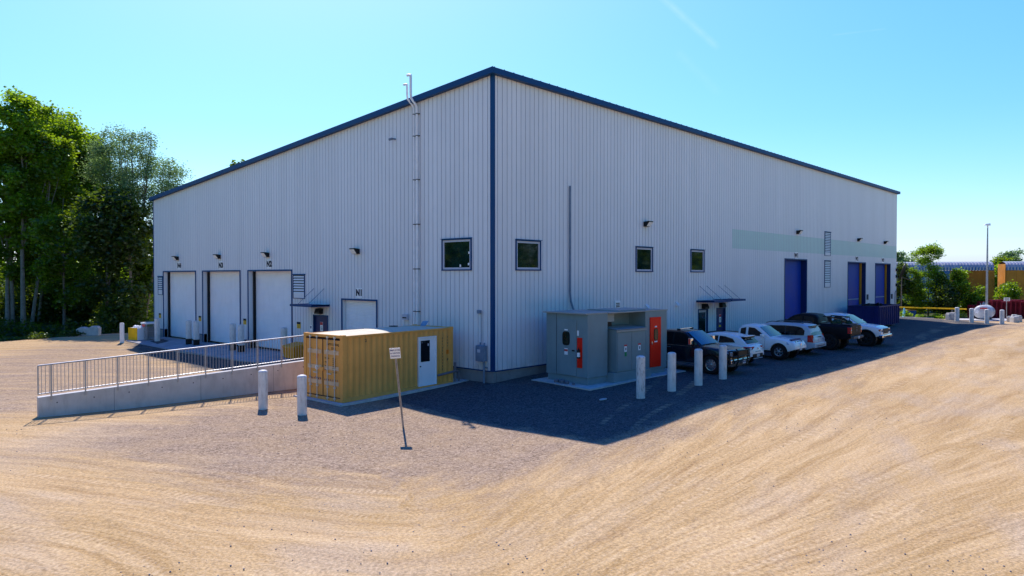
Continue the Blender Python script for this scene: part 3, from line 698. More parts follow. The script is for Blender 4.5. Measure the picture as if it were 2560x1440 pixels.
person_door(pd2, XR, False, 'navy entrance door with notices under the twin canopy')

def wall_lamp(s, z, X, lab, flip=1):
    o = MB(); o.X = X @ Matrix.Translation((0, 0, z))
    n = [(.0, .0), (.0, .27), (.36, .30), (.37, .26), (.17, .0)]
    vs = [(s - .22, d, zz) for d, zz in n] + [(s + .22, d, zz) for d, zz in n]; L = len(n)
    o.add(vs, [tuple(range(L)), tuple(range(2 * L - 1, L - 1, -1))] + [(i, (i + 1) % L, L + (i + 1) % L, L + i) for i in range(L)])
    l = o.build('wall_lamp', 'black', wh); tag(l, lab)
    g = MB(); g.X = X @ Matrix.Translation((0, 0, z))
    g.quad((s - .2, .19, .012), (s + .2, .19, .012), (s + .2, .372, .24), (s - .2, .372, .24)); g.build('lamp_lens', 'lens', l)
for s, z, X, lb in ((33.4, 5.98, XL, 'wall lamp above the N4 sign'), (26.4, 5.97, XL, 'wall lamp above the N3 sign'), (19.7, 5.96, XL, 'wall lamp above the N2 sign'), (10.1, 5.95, XL, 'wall lamp above the N1 door'),
                    (12.2, 7.54, XR, 'wall lamp above the middle window of the long wall'), (34.1, 8.07, XR, 'wall lamp above the W1 door'), (48.7, 8.02, XR, 'wall lamp above the nearer door with pale bars'), (57.0, 8.05, XR, 'wall lamp above the farther door with pale bars')):
    wall_lamp(s, z, X, lb)
def door_sign(txt, s, z, X, size, name_lab):
    f = MB(); f.X = X; f.box(s - size * .48, s + size * .48, .004, .02, z - size * .5, z + size * .5)
    o = f.build('door_sign', 'signwhite', wh); tag(o, name_lab)
    if X is XL: mt = face_mtx((-.021, s, z), (0, -1, 0))
    else: mt = face_mtx((s, -.021, z), (1, 0, 0))
    text(txt, size * .84, o, mtx=mt, bold=.07, spacing=1.08)
for t_, s, z, X, sz in (('N4', 33.08, 5.55, XL, .56), ('N3', 26.15, 5.5, XL, .56), ('N2', 19.49, 5.52, XL, .56), ('N1', 9.92, 3.88, XL, .52),
                        ('W1', 33.9, 6.38, XR, .52), ('W2', 48.4, 6.38, XR, .52), ('W3', 56.5, 6.38, XR, .52)):
    door_sign(t_, s, z, X, sz, 'white %s sign above its door' % t_)
def louvre(o, X, lab, n=7, blank=.3):
    a, b, z0, z1 = o
    f = MB(); f.X = X; w = .035
    f.box(a, a + w, .004, .05, z0, z1); f.box(b - w, b, .004, .05, z0, z1); f.box(a + w, b - w, .004, .05, z0, z0 + w); f.box(a - .05, b + .05, .004, .07, z1 - w, z1 + .02)
    o_ = f.build('louvre', 'navy', wh); tag(o_, lab)
    g = MB(); g.X = X; h = (z1 - z0 - blank - w) / n
    g.box(a + w, b - w, .002, .028, z0 + w, z0 + blank)
    for i in range(n):
        z = z0 + blank + i * h
        g.add([(a + w, .045, z), (b - w, .045, z), (b - w, .012, z + h * .62), (a + w, .012, z + h * .62), (a + w, .035, z - .0), (b - w, .035, z)], [(0, 1, 2, 3), (0, 4, 5, 1)])
        
    g.build('blades', 'siding', o_)
    k = MB(); k.X = X; k.box(a + w, b - w, .0012, .006, z0 + blank, z1 - w); k.build('dark_gap', 'black', o_)
louvre((36.25, 37.15, 3.3, 4.75), XL, 'slim louvre left of the N4 door')
louvre((15.35, 16.62, 3.45, 4.88), XL, 'louvre between the N2 door and the small canopy')
louvre((40.04, 41.4, 6.5, 8.55), XR, 'upper louvre of the pair on the long wall', 13, .22)
louvre((40.04, 41.4, 3.8, 6.1), XR, 'lower louvre of the pair on the long wall', 13, .32)

def canopy(s0, s1, z, X, rods, out, lab, lamps):
    f = MB(); f.X = X
    f.box(s0, s1, .01, out, z, z + .05); f.box(s0, s1, out, out + .03, z - .05, z + .07); f.box(s0, s0 + .03, .01, out - .001, z - .05, z + .07); f.box(s1 - .03, s1, .01, out - .001, z - .05, z + .07)
    o = f.build('canopy', 'navy', wh); tag(o, lab)
    for r in rods:
        k = MB(); k.X = X; k.tube((r, .02, z + .95), (r, out - .08, z + .06), .014, n=6); k.build('tie_rod', 'conduit', o)
    for l in lamps:
        k = MB(); k.X = X @ Matrix.Translation((0, 0, z - .48))
        n = [(.0, .0), (.0, .3), (.16, .3), (.26, .1), (.26, .0)]; L = len(n)
        vs = [(l - .26, d, zz) for d, zz in n] + [(l + .26, d, zz) for d, zz in n]
        k.add(vs, [tuple(range(L)), tuple(range(2 * L - 1, L - 1, -1))] + [(i, (i + 1) % L, L + (i + 1) % L, L + i) for i in range(L)])
        k.build('down_light', 'black', o)
canopy(12.75, 15.0, 3.12, XL, (13.3, 14.35), 1.15, 'small navy canopy over the dock wall entrance', (13.7,))
canopy(18.0, 20.2, 3.2, XR, (18.4, 19.3), 1.2, 'navy canopy over the glazed door', (18.95,))
canopy(20.4, 22.3, 3.22, XR, (20.85, 21.75), 1.2, 'navy canopy over the navy door', (21.3,))

# flue pipes
def flue(s, top, kink, lab, r=.075):
    m = MB(); m.X = XL
    m.path([(s, .12, .9), (s, .12, 12.85), (s + kink * .2, .15, 13.0), (s + kink, .33, 13.3), (s + kink, .36, 13.5), (s + kink, .36, top)], r, 12)
    m.path([(s + kink - .0, .36, top - .02), (s + kink, .36, top + .04), (s + kink + .08, .38, top + .06), (s + kink + .2, .42, top + .06)], r, 10)
    o = m.build('flue_pipe', 'pipe', wh, smooth=40); tag(o, lab)
    for z in (3.05, 5.1, 7.25, 9.4, 11.5, 12.55):
        k = MB(); k.X = XL; k.lathe([(r + .008, z), (r + .008, z + .04)], 12, s, .12); k.box(s - .1, s + .1, .004, .05, z, z + .04); k.build('pipe_bracket', 'cargrey', o)
flue(4.99, 14.35, .16, 'taller white flue pipe up the wall', .062)
flue(5.22, 13.95, .2, 'shorter white flue pipe up the wall', .05)
mb = MB(); mb.X = XR; mb.path([(5.33, .06, 9.18), (5.33, .06, 4.0), (5.35, .10, 3.55), (5.42, .22, 3.1)], .05, 8); tag(mb.build('conduit', 'conduit', wh, smooth=40), 'bare grey conduit up the long wall')
# meter and small boxes
mb = MB(); mb.X = XL; mb.box(.32, .80, .03, .28, 1.03, 1.72); eb = mb.build('meter_box', 'conduit', wh, bevel=.01); tag(eb, 'grey electrical box beside the navy corner trim')
mb = MB(); mb.X = XL; mb.box(.5, .68, .281, .29, 1.42, 1.56); mb.build('box_label', 'plate', eb)
mb = MB(); mb.X = XL
for s_ in (.42, .68): mb.path([(s_, .1, 1.72), (s_, .1, 1.85)], .03, 8)
mb.path([(.42, .12, 1.03), (.42, .12, -.15)], .045, 8); mb.path([(.70, .02, 1.75), (.70, .02, 3.15)], .012, 6); mb.box(.3, .5, .004, .05, .72, .78)
mb.build('box_conduit', 'conduit', eb, smooth=40)
mb = MB(); mb.X = XL; mb.box(.68, .88, .004, .12, 3.12, 3.27); tag(mb.build('junction_box', 'conduit', wh, bevel=.01), 'small grey box on the wall above the meter box')
mb = MB(); mb.X = XL; mb.tube((6.8, 0, 11.6), (6.8, .22, 11.6), .045, n=10); mb.tube((6.8, .2, 11.6), (6.95, .3, 11.56), .06, n=10); tag(mb.build('security_camera', 'conduit', wh), None)
mb = MB(); mb.X = XL; mb.box(5.75, 6.15, .004, .14, 2.63, 2.9); vb = mb.build('vent_box', 'frame', wh)
mb = MB(); mb.X = XL; mb.box(5.79, 6.11, .141, .146, 2.7, 2.76); mb.build('vent_slot', 'black', vb)
mb = MB(); mb.X = XR; mb.box(9.19, 9.68, .004, .05, 3.05, 3.47); vb = mb.build('vent_grille', 'signwhite', wh)
mb = MB(); mb.X = XR
for i in range(3): mb.box(9.27, 9.6, .051, .056, 3.12 + i * .09, 3.17 + i * .09)
mb.build('vent_slot', 'black', vb)
for s_, z_ in ((12.3, 3.0), (15.6, 3.05)):
    mb = MB(); mb.X = XR
    mb.add([(s_ - .12, .004, z_ + .2), (s_ + .12, .004, z_ + .2), (s_ + .12, .22, z_), (s_ - .12, .22, z_), (s_ - .12, .004, z_ - .02), (s_ + .12, .004, z_ - .02), (s_ + .12, .22, z_ - .06), (s_ - .12, .22, z_ - .06)],
           [(0, 1, 2, 3), (3, 2, 6, 7), (0, 3, 7, 4), (1, 5, 6, 2), (4, 7, 6, 5)])
    mb.build('vent_hood', 'siding', wh)
# caution signs on the dock wall
for s_, z_, lb in ((36.87, 1.65, 'yellow and black caution sign left of the N4 door'), (29.55, 1.72, 'yellow and black caution sign between the N4 and N3 doors'), (22.76, 1.8, 'yellow and black caution sign between the N3 and N2 doors'), (16.05, 1.88, 'yellow and black caution sign right of the N2 door')):
    mb = MB(); mb.X = XL; mb.box(s_ - .2, s_ + .2, .004, .015, z_ - .19, z_ + .19); o = mb.build('caution_sign', 'yellow', wh); tag(o, lb)
    mb = MB(); mb.X = XL; mb.box(s_ - .2, s_ + .2, .0155, .018, z_ + .06, z_ + .19); mb.build('sign_header', 'ink', o)
    mb = MB(); mb.X = XL
    for i in range(3): mb.box(s_ - .14, s_ + .14, .0155, .018, z_ - .14 + i * .06, z_ - .12 + i * .06)
    mb.build('sign_text', 'cargrey', o)
mb = MB(); mb.X = XL; mb.box(14.6, 14.82, .004, .015, 1.6, 1.95); o = mb.build('notice_plate', 'signwhite', wh)
mb = MB(); mb.X = XL; mb.box(14.65, 14.77, .0155, .018, 1.76, 1.9); mb.build('notice_text', 'inkblue', o)
# small control boxes beside the tall blue doors and fittings on the far end
for s_, z_ in ((51.5, 2.5), (59.6, 2.4)):
    mb = MB(); mb.X = XR; mb.box(s_ - .12, s_ + .12, .004, .12, z_, z_ + .5); mb.build('control_box', 'cargrey', wh)
mb = MB()
for z_ in (5.3, 4.6, 3.7): mb.box(LR - .3, LR - .1, -.16, -.004, z_, z_ + .28)
mb.path([(LR - .6, -.05, 1.0), (LR - .6, -.05, 3.0), (LR - .45, -.05, 3.15), (LR - .2, -.05, 3.2)], .03, 6)
mb.build('wall_fittings', 'black', wh)
# floor slab aprons
def slab_poly(name, pts, h, m, top=.03):
    mb = MB(); n = len(pts); zs = [gz(x, y) + top for x, y in pts]
    mb.add([(x, y, z) for (x, y), z in zip(pts, zs)] + [(x, y, z - h) for (x, y), z in zip(pts, zs)],
           [tuple(range(n)), tuple(range(2 * n - 1, n - 1, -1))] + [(i, (i + 1) % n, n + (i + 1) % n, n + i) for i in range(n)])
    return mb.build(name, m)

# ------------------------------------------------------------------ slabs, ramp wall, railing
tag(slab_poly('concrete_apron', [(-3.1, 35.2), (-3.0, 30.0), (-2.9, 17.0), (-2.6, 14.5), (.04, 14.3), (.04, 35.9), (-1.5, 36.4)], .3, 'slab', .035), kind='structure')
tag(slab_poly('container_slab', [(-7.08, .98), (-.02, 1.48), (-.02, 4.2), (-7.3, 4.0)], .3, 'block', .045), kind='structure')
ca = R(-5); cx_, cy_ = 1.9, -3.72
def cabp(x, y): return (cx_ + x * math.cos(ca) - y * math.sin(ca), cy_ + x * math.sin(ca) + y * math.cos(ca))
tag(slab_poly('switchgear_slab', [cabp(-.55, -.62), cabp(2.6, -.5), cabp(6.5, -.42), cabp(6.5, 2.7), cabp(-.6, 2.8)], .3, 'block', .06), kind='structure')

WA, WB = Vector((-15.42, 6.49, 0)), Vector((-3.0, 5.18, 0)); wd = (WB - WA).normalized(); wl = (WB - WA).length; wn_ = Vector((-wd.y, wd.x, 0))
wtop = lambda s: .65 + .0531 * s
mb = MB()
mb.add([WA + Vector((0, 0, -.5)), WB + Vector((0, 0, -.5)), WB + Vector((0, 0, wtop(wl))), WA + Vector((0, 0, wtop(0)))] +
       [WA + wn_ * .28 + Vector((0, 0, -.5)), WB + wn_ * .28 + Vector((0, 0, -.5)), WB + wn_ * .28 + Vector((0, 0, wtop(wl))), WA + wn_ * .28 + Vector((0, 0, wtop(0)))],
       [(0, 1, 2, 3), (5, 4, 7, 6), (3, 2, 6, 7), (0, 3, 7, 4), (1, 5, 6, 2)])
rw = tag(mb.build('ramp_wall', 'concrete', bevel=.02), 'low grey concrete ramp wall sloping up towards the container', 'concrete wall')
mb = MB()
for i in range(11):
    p = WA + wd * (.55 + i * 1.12) + Vector((0, 0, wtop(.55 + i * 1.12) - .26)) - wn_ * .004
    mb.tube(p, p + wn_ * .006, .022, n=10)
tag(mb.build('tie_holes', 'ink', rw), kind='stuff')
mb = MB()
for s_ in (2.3, 5.3, 8.2):
    p = WA + wd * s_ - wn_ * .002
    mb.quad(p + Vector((0, 0, -.1)), p + wd * .012 + Vector((0, 0, -.1)), p + wd * .012 + Vector((0, 0, wtop(s_) - .01)), p + Vector((0, 0, wtop(s_) - .01)))
mb.build('pour_joints', 'cargrey', rw, fixn=False)

gr = thing('guard_rail', 'silver steel baluster railing along the top of the concrete ramp wall', 'railing')
rl = 9.6; RO = wn_ * -.035
def rp(s, h): p = WA + wd * s + RO; return Vector((p.x, p.y, wtop(s) + h))
mb = MB(); mb.path([rp(.0, 1.085), rp(wl - .1, 1.085)], .028, 10); mb.build('top_rail', 'steel', gr, smooth=40)
mb = MB(); mb.path([rp(.0, .12), rp(wl - .1, .12)], .02, 8); mb.build('bottom_rail', 'steel', gr, smooth=40)
posts = [.38 + i * 1.02 for i in range(12)]
for s_ in [0.0] + posts:
    mb = MB()
    if s_ == 0: mb.path([rp(0, .1), rp(0, 1.085)], .024, 8)
    else:
        a = rp(s_, 0); b = rp(s_, 1.085); mb.path([Vector((a.x, a.y, wtop(s_) - .14)), b], .026, 8)
        p = a - wn_ * .02; mb.box(0, 0, 0, 0, 0, 0) if False else None
    mb.build('rail_post', 'steel', gr, smooth=40)
s_ = .1; nb_ = 0
while s_ < wl - .15 and nb_ < 98:
    if min([abs(s_ - q) for q in posts] + [s_]) > .05:
        mb = MB(); mb.path([rp(s_, .12), rp(s_, 1.085)], .0095, 6); mb.build('baluster', 'steel', gr); nb_ += 1
    s_ += .1133

# ------------------------------------------------------------------ bollards
def bollard(a, b, r, h, mtl, label, group, sleeve=False, z=None):
    z = gz(a, b) if z is None else z
    t = thing('bollard', label, 'bollard', (a, b, z), 0, group)
    m = MB(); m.lathe([(r, -.3), (r, h - .09), (r + .004, h - .09), (r + .004, h - .085), (r * .96, h - .05), (r * .78, h - .02), (r * .45, h - .003), (.01, h)], 28)
    m.build('post', mtl, t, smooth=30)
    if sleeve:
        m = MB(); m.lathe([(r + .002, -.1), (r + .014, -.1), (r + .014, .48), (r + .002, .48)], 28); m.build('dark_sleeve', 'rubber', t, smooth=30)
    return t
bollard(-9.42, 2.40, .165, 1.42, 'bollard', 'pale bollard in front of the middle of the concrete ramp wall, left of the container', 'bollards by the shipping container')
bollard(-8.91, .60, .165, 1.38, 'bollard', 'pale bollard just in front of the container doors', 'bollards by the shipping container')
g_ = 'bollards guarding the switchgear enclosure and parked vehicles'
bollard(1.21, -6.77, .17, 1.62, 'rust', 'bollard with rusty flaking paint near its cap, leftmost in front of the grey enclosure', g_)
bollard(3.25, -6.92, .17, 1.58, 'bollard', 'clean bollard in front of the enclosure\'s tall red door', g_)
bollard(5.17, -7.07, .17, 1.56, 'bollard', 'bollard in front of the side doors of the black pickup', g_)
bollard(7.37, -7.08, .17, 1.55, 'bollard', 'bollard beside the front wheel and bull bar of the black pickup', g_)
g_ = 'bollards between the dock doors'
for a, b, h, sl_, lb in ((-1.53, 33.36, 1.72, False, 'dock bollard at the far left, beside the wire mesh cage'), (-1.11, 28.83, 1.78, True, 'left bollard of the dark sleeved pair between the N4 and N3 doors'), (-1.01, 27.81, 1.79, True, 'right bollard of the dark sleeved pair between the N4 and N3 doors'),
                         (-1.03, 22.32, 1.79, True, 'left bollard of the dark sleeved pair between the N3 and N2 doors'), (-1.1, 21.04, 1.78, True, 'right bollard of the dark sleeved pair between the N3 and N2 doors'), (-.55, 16.78, 1.70, False, 'dock bollard beside the yellow grit bin')):
    bollard(a, b, .19, h, 'bollard', lb, g_, sl_)
# the marker post
z = gz(-3.66, 34.2); mb = MB(); mb.box(-.14, .14, -.06, .06, -.3, 1.42); mb.box(-.09, .09, -.07, .07, 1.42, 1.46)
mb.build('marker_post', 'signwhite', bevel=.008, loc=(-3.66, 34.2, z), rz=R(-40)); tag(COL.objects[-1], 'thin white marker post standing in the lot left of the dock apron', 'post')

# ------------------------------------------------------------------ leaning parking sign
sg = thing('parking_sign', 'leaning white employee and visitor parking sign on a perforated post', 'sign', (-7.67, -3.48, gz(-7.67, -3.48)), R(-43))
lean = Vector((0, 0, 1)).rotation_difference(Vector((-.167, -.935, 2.55))).to_matrix().to_4x4() @ Matrix.Translation((0, 0, .30))
mb = MB(); mb.X = lean
n_ = 50
mb.box(-.03, .03, .0, .006, -.6, 2.5); mb.box(-.03, -.024, .006, .03, -.6, 2.5); mb.box(.024, .03, .006, .03, -.6, 2.5)
mb.build('post', 'steel', sg)
mb = MB(); mb.X = lean
for i in range(44): mb.box(-.01, .01, -.002, -.0005, .06 + i * .049, .085 + i * .049)
tag(mb.build('post_holes', 'ink', sg), kind='stuff')
mb = MB(); mb.X = lean; mb.box(-.165, .165, -.012, -.003, 2.2, 2.56); pn = mb.build('panel', 'signwhite', sg, bevel=.003)
for i, w_ in enumerate(('EMPLOYEE', '& VISITOR', 'PARKING')):
    text(w_, .066, pn, m='inkblue', mtx=lean @ face_mtx((0, -.0135, 2.48 - i * .10), (1, 0, 0)), bold=.02)

# ------------------------------------------------------------------ shipping container
CT = R(4.5)
ct = thing('shipping_container', 'tan yellow shipping container with white side door, beside the dock wall', 'container', (-6.86, 1.18, gz(-6.86, 1.18) + .055), CT)
CLn, CW, CH = 6.06, 2.44, 2.55
def corr(mb, P, s0, s1, z0, z1, pitch=.28, dep=.036, cut=None):
    s = s0; pts = []
    n = int(round((s1 - s0) / pitch)); p = (s1 - s0) / n
    for i in range(n):
        a = s0 + i * p; pts += [(a, 0), (a + p * .26, 0), (a + p * .5, -dep), (a + p * .76, -dep)]
    pts.append((s1, 0))
    for (a, da), (b, db) in zip(pts, pts[1:]):
        ivs = [(z0, z1)]
        if cut and cut[0] - .02 < (a + b) / 2 < cut[1] + .02: ivs = [(z0, cut[2]), (cut[3], z1)]
        for lo, hi in ivs:
            if hi > lo: mb.quad(P(a, da, lo), P(b, db, lo), P(b, db, hi), P(a, da, hi))
sd = (3.92, 4.98, .14, 2.22)
mb = MB(); corr(mb, lambda s, d, z: (s, .02 - d, z), .16, CLn - .16, .16, CH - .11, cut=sd); mb.build('side_wall', 'container', ct, fixn=False)
mb = MB(); corr(mb, lambda s, d, z: (s, CW - .02 + d, z), .16, CLn - .16, .16, CH - .11); mb.build('side_wall', 'container', ct, fixn=False)
mb = MB(); corr(mb, lambda s, d, z: (CLn - .02 + d, s, z), .16, CW - .16, .16, CH - .11); mb.build('end_wall', 'container', ct, fixn=False)
mb = MB()
for x in (0, CLn - .16):
    for y in (0, CW - .16):
        if x == 0: mb.box(x, x + .16, y, y + .16, .11, CH - .11)
        else: mb.box(x, x + .16, y, y + .16, .11, CH - .11)
for y in (0.0, CW - .08): mb.box(.16, CLn - .16, y, y + .08, .0, .16); mb.box(.16, CLn - .16, y, y + .08, CH - .11, CH - .03)
for x in (.0, CLn - .1): mb.box(x, x + .1, .16, CW - .16, .0, .14); mb.box(x, x + .1, .16, CW - .16, CH - .12, CH - .01)
fr = mb.build('frame', 'container', ct, bevel=.008)
for x in (-.006, CLn - .166):
    for y in (-.006, CW - .166):
        for z in (0, CH - .11):
            k = MB(); k.box(x, x + .172, y, y + .172, z, z + .115)
            c_ = k.build('corner_casting', 'container', fr, bevel=.012)
            k = MB(); k.box(x + .05, x + .12, y - .002, y + .01, z + .035, z + .08); k.box(x - .002, x + .01, y + .05, y + .12, z + .035, z + .08); k.build('casting_slot', 'ink', c_) if False else None
mb = MB()
nx_ = 12
for i in range(nx_):
    for j in range(8):
        x0_, x1_ = .1 + i * (CLn - .2) / nx_, .1 + (i + 1) * (CLn - .2) / nx_; y0_, y1_ = .06 + j * (CW - .12) / 8, .06 + (j + 1) * (CW - .12) / 8
        h = lambda x, y: CH - .045 + .085 * math.sin(math.pi * min(1, max(0, (x - .1) / (CLn - .2)))) ** .4 * math.sin(math.pi * min(1, max(0, (y - .06) / (CW - .12)))) ** .6
        mb.quad((x0_, y0_, h(x0_, y0_)), (x1_, y0_, h(x1_, y0_)), (x1_, y1_, h(x1_, y1_)), (x0_, y1_, h(x0_, y1_)))
mb.build('roof', 'containerroof', ct, fixn=False, smooth=60)
# cargo doors (faces -x)
for k_, (ya, yb, lb) in enumerate(((.175, 1.205, 'right cargo door with the code lettering'), (1.235, 2.265, 'left cargo door with an orange sticker and round emblem'))):
    mb = MB(); mb.box(.02, .06, ya, yb, .17, CH - .2)
    for z in (.20, .78, 1.38, 1.98): mb.add([(.012, ya + .06, z), (.012, yb - .06, z), (.012, yb - .06, z + .3), (.012, ya + .06, z + .3), (.022, ya + .04, z - .03), (.022, yb - .04, z - .03), (.022, yb - .04, z + .33), (.022, ya + .04, z + .33)],
                                            [(0, 1, 2, 3), (4, 5, 1, 0), (5, 6, 2, 1), (6, 7, 3, 2), (7, 4, 0, 3)])
    cd = mb.build('cargo_door', 'container', ct); tag(cd, lb)
    mb = MB()
    for z in (.60, 1.18, 1.78): mb.box(.008, .0105, ya + .07, yb - .07, z, z + .16)
    tag(mb.build('faded_stripes', 'fadedpatch', cd), kind='stuff')
    for y in ((ya + .28, ya + .72) if k_ == 0 else (yb - .72, yb - .28)):
        m2 = MB(); m2.tube((-.03, y, .04), (-.03, y, CH - .08), .018, n=8)
        for z in (.09, .5, 1.2, 1.9, CH - .14): m2.box(-.052, .012, y - .04, y + .04, z, z + .06)
        m2.build('locking_bar', 'barrod', cd)
    m2 = MB(); m2.box(-.045, -.01, ya + .5, ya + .75, 1.02, 1.06) if k_ == 0 else m2.box(-.045, -.01, yb - .75, yb - .5, 1.02, 1.06); m2.build('handle', 'barrod', cd)
mb = MB(); mb.box(.0, .02, .16, CW - .16, CH - .205, CH - .165); mb.box(.0, .02, .16, CW - .16, .14, .17); mb.box(.0, .015, 1.207, 1.233, .17, CH - .2); mb.build('door_gasket', 'ink', ct)
mb = MB(); mb.box(-.07, .012, 1.13, 1.33, 1.14, 1.28); mb.build('lock_box', 'container', ct, bevel=.01)
cdR = [o for o in COL.objects if o.name.startswith('cargo_door')][0]; cdL = [o for o in COL.objects if o.name.startswith('cargo_door')][1]
def endtext(s, size, y, z, parent, m='ink', al='CENTER'):
    return text(s, size, parent, m=m, mtx=face_mtx((.006, y, z), (0, -1, 0)), bold=.01, align=al)
endtext('GVTU 239524', .12, .98, 2.17, cdR, al='LEFT'); endtext('2', .12, .25, 2.15, cdR); endtext('22G1', .12, .56, 2.02, cdR)
for i, (a_, b_) in enumerate((('MAX GROSS', '30480 KG'), ('', '67200 LB'), ('TARE', '2230 KG'), ('', '4920 LB'), ('NET', '28250 KG'), ('', '62280 LB'), ('CU CAP', '33.2 CU M'), ('', '1172 CU FT'))):
    if a_: endtext(a_, .05, 1.1, 1.63 - i * .075, cdR, al='LEFT')
    endtext(b_, .05, .62, 1.63 - i * .075, cdR, al='LEFT')
mb = MB(); mb.box(.006, .011, 1.53, 1.66, 1.58, 1.76); mb.build('orange_sticker', 'orange', cdL)
mb = MB(); mb.tube((.011, 1.6, 1.23), (.004, 1.6, 1.23), .1, n=20); e_ = mb.build('round_emblem', 'signwhite', cdL)
mb = MB(); mb.tube((.0035, 1.6, 1.23), (.002, 1.6, 1.23), .045, n=12); mb.build('emblem_mark', 'inkblue', e_)
mb = MB()
for y in (1.35, 1.5, 1.62, 1.95, 2.05): mb.tube((.004, y, .80), (.002, y + .06, .86), .012, n=5)
for i in range(14):
    y = .3 + i * .13
    if abs(y - 1.22) < .1: continue
    mb.box(.003, .006, y, y + .07, .80 + .02 * math.sin(i * 2), .815 + .02 * math.sin(i * 2)); mb.box(.003, .006, y + .03, y + .045, .77, .85)
tag(mb.build('scribble_stripe', 'inkblue', cdR), kind='stuff')
# white side door
f = MB(); f.box(sd[0], sd[0] + .05, -.045, .06, sd[2], sd[3]); f.box(sd[1] - .05, sd[1], -.045, .06, sd[2], sd[3]); f.box(sd[0] + .05, sd[1] - .05, -.045, .06, sd[3] - .05, sd[3]); f.box(sd[0] + .05, sd[1] - .05, -.03, .06, sd[2], sd[2] + .03)
d = MB(); d.box(sd[0] + .055, sd[1] - .055, .0, .04, sd[2] + .035, sd[3] - .055)
dr = d.build('side_door', 'whitepaint', ct); tag(dr, 'white side door with a dark window'); f.build('door_frame', 'whitepaint', dr)
g = MB(); g.box(sd[0] + .15, sd[0] + .68, -.006, -.001, 1.16, 2.06); pn = g.build('pane', 'carglass', dr)
g = MB(); g.box(sd[0] + .55, sd[0] + .63, -.009, -.007, 1.82, 1.92); g.build('sticker', 'plate', pn)
g = MB(); g.box(sd[0] + .18, sd[0] + .26, -.009, -.007, 1.95, 2.02); g.build('sticker', 'cargrey', pn)
g = MB(); g.tube((sd[0] + .1, 0, .98), (sd[0] + .1, -.06, .98), .025, n=10); g.build('door_knob', 'black', dr)
def sidetext(s, size, x, z, m='ink'):
    return text(s, size, ct, m=m, mtx=face_mtx((x, -.022, z), (1, 0, 0)), bold=.01)
for i, ch in enumerate('GVTU2395242'): sidetext(ch, .1, 5.36, 2.08 - i * .135, 'ink')
for i, ch in enumerate('22G1'): sidetext(ch, .1, 5.68, 2.12 - i * .13, 'ink')
mb = MB(); mb.box(5.61, 5.75, -.024, -.02, 1.38, 1.56); mb.build('orange_sticker', 'orange', ct)
sidetext('P', .16, 5.68, 1.12)
sidetext('2', .16, 1.1, 2.28)
mb = MB(); mb.path([(5.05, -.06, .50), (5.9, -.06, .56), (6.25, -.02, .58), (6.42, .02, .5), (6.46, .03, -.05)], .05, 8); mb.path([(6.2, .02, .95), (6.2, .02, -.05)], .06, 8)
mb.build('heat_pump_duct', 'greypipe', ct, smooth=40)
# small roof items on the far end
mb = MB(); mb.box(3.95, 4.25, 1.6, 1.85, CH + .03, CH + .08); mb.build('roof_vent', 'cargrey', ct)
mb = MB(); mb.add([(5.2, 1.2, CH + .03), (5.35, 1.0, CH + .03), (5.65, 1.1, CH + .24), (5.5, 1.35, CH + .22)], [(0, 1, 2, 3)]); mb.build('roof_flap', 'railpale', ct)

# ------------------------------------------------------------------ switchgear enclosure
sw = thing('switchgear_enclosure', 'grey outdoor switchgear enclosure with a tall red door and recessed lower cabinet', 'electrical enclosure', (cx_, cy_, gz(cx_, cy_) + .05), ca)
DP = 2.46
htop = lambda x: 3.03 + .0 * x
mb = MB()
mb.box(0, 1.28, 0, DP, .32, 3.0); mb.box(1.281, 3.92, .95, DP, .32, 2.98); mb.box(3.921, 5.56, 0, DP, .32, 3.0)
hb = mb.build('housing', 'cabinet', sw, bevel=.01)
mb = MB(); mb.box(-.14, 1.3, -.02, DP + .1, 3.001, 3.05); mb.box(1.301, 3.9, -.06, DP + .1, 3.001, 3.05); mb.box(3.901, 5.6, -.02, DP + .1, 3.001, 3.05); mb.box(2.2, 4.2, .2, 2.0, 3.051, 3.10); mb.build('roof_cap', 'cabinet2', sw)
mb = MB(); mb.box(.06, 5.5, .06, DP - .05, .02, .319); mb.box(1.3, 3.9, -.34, .059, .02, .45); mb.build('base_skid', 'cabinet', sw)
mb = MB(); mb.box(1.5, 3.5, -.32, .9, .451, 2.31); lc = mb.build('lower_cabinet', 'cabinet', sw, bevel=.01)
mb = MB(); mb.add([(1.44, -.38, 2.312), (3.55, -.38, 2.312), (3.55, .949, 2.40), (1.44, .949, 2.40), (1.44, -.38, 2.27), (3.55, -.38, 2.27)], [(0, 1, 2, 3), (4, 5, 1, 0)]); mb.box(1.44, 3.55, -.38, -.35, 2.2, 2.31); mb.build('cabinet_lid', 'cabinet2', lc)
for xa, xb, lb in ((1.54, 2.49, 'left leaf'), (2.51, 3.46, 'right leaf')):
    mb = MB(); mb.box(xa, xb, -.345, -.321, .5, 2.17); o = mb.build('cabinet_door', 'cabinet', lc, bevel=.004)
    x = xa + .45; mb = MB(); mb.box(x, x + .16, -.351, -.346, 1.32, 1.62); s_ = mb.build('warning_label', 'signwhite', o)
    mb = MB(); mb.box(x - .02, x + .18, -.354, -.352, 1.56, 1.63); mb.build('label_header', 'redsign', s_)
    mb = MB(); mb.box(x + .06, x + .12, -.354, -.352, 1.38, 1.5); mb.build('label_mark', 'ink', s_)
    if xa < 2: mb = MB(); mb.box(x + .02, x + .15, -.351, -.346, 1.12, 1.3); mb.build('green_label', 'greenink', o)
mb = MB(); mb.box(1.30, 1.95, .2, .949, 2.62, 2.97); mb.build('duct_box', 'cabinet2', sw)
mb = MB(); mb.box(1.32, 1.9, .3, .94, 2.42, 2.6); mb.build('duct_shadow_gap', 'black', sw)
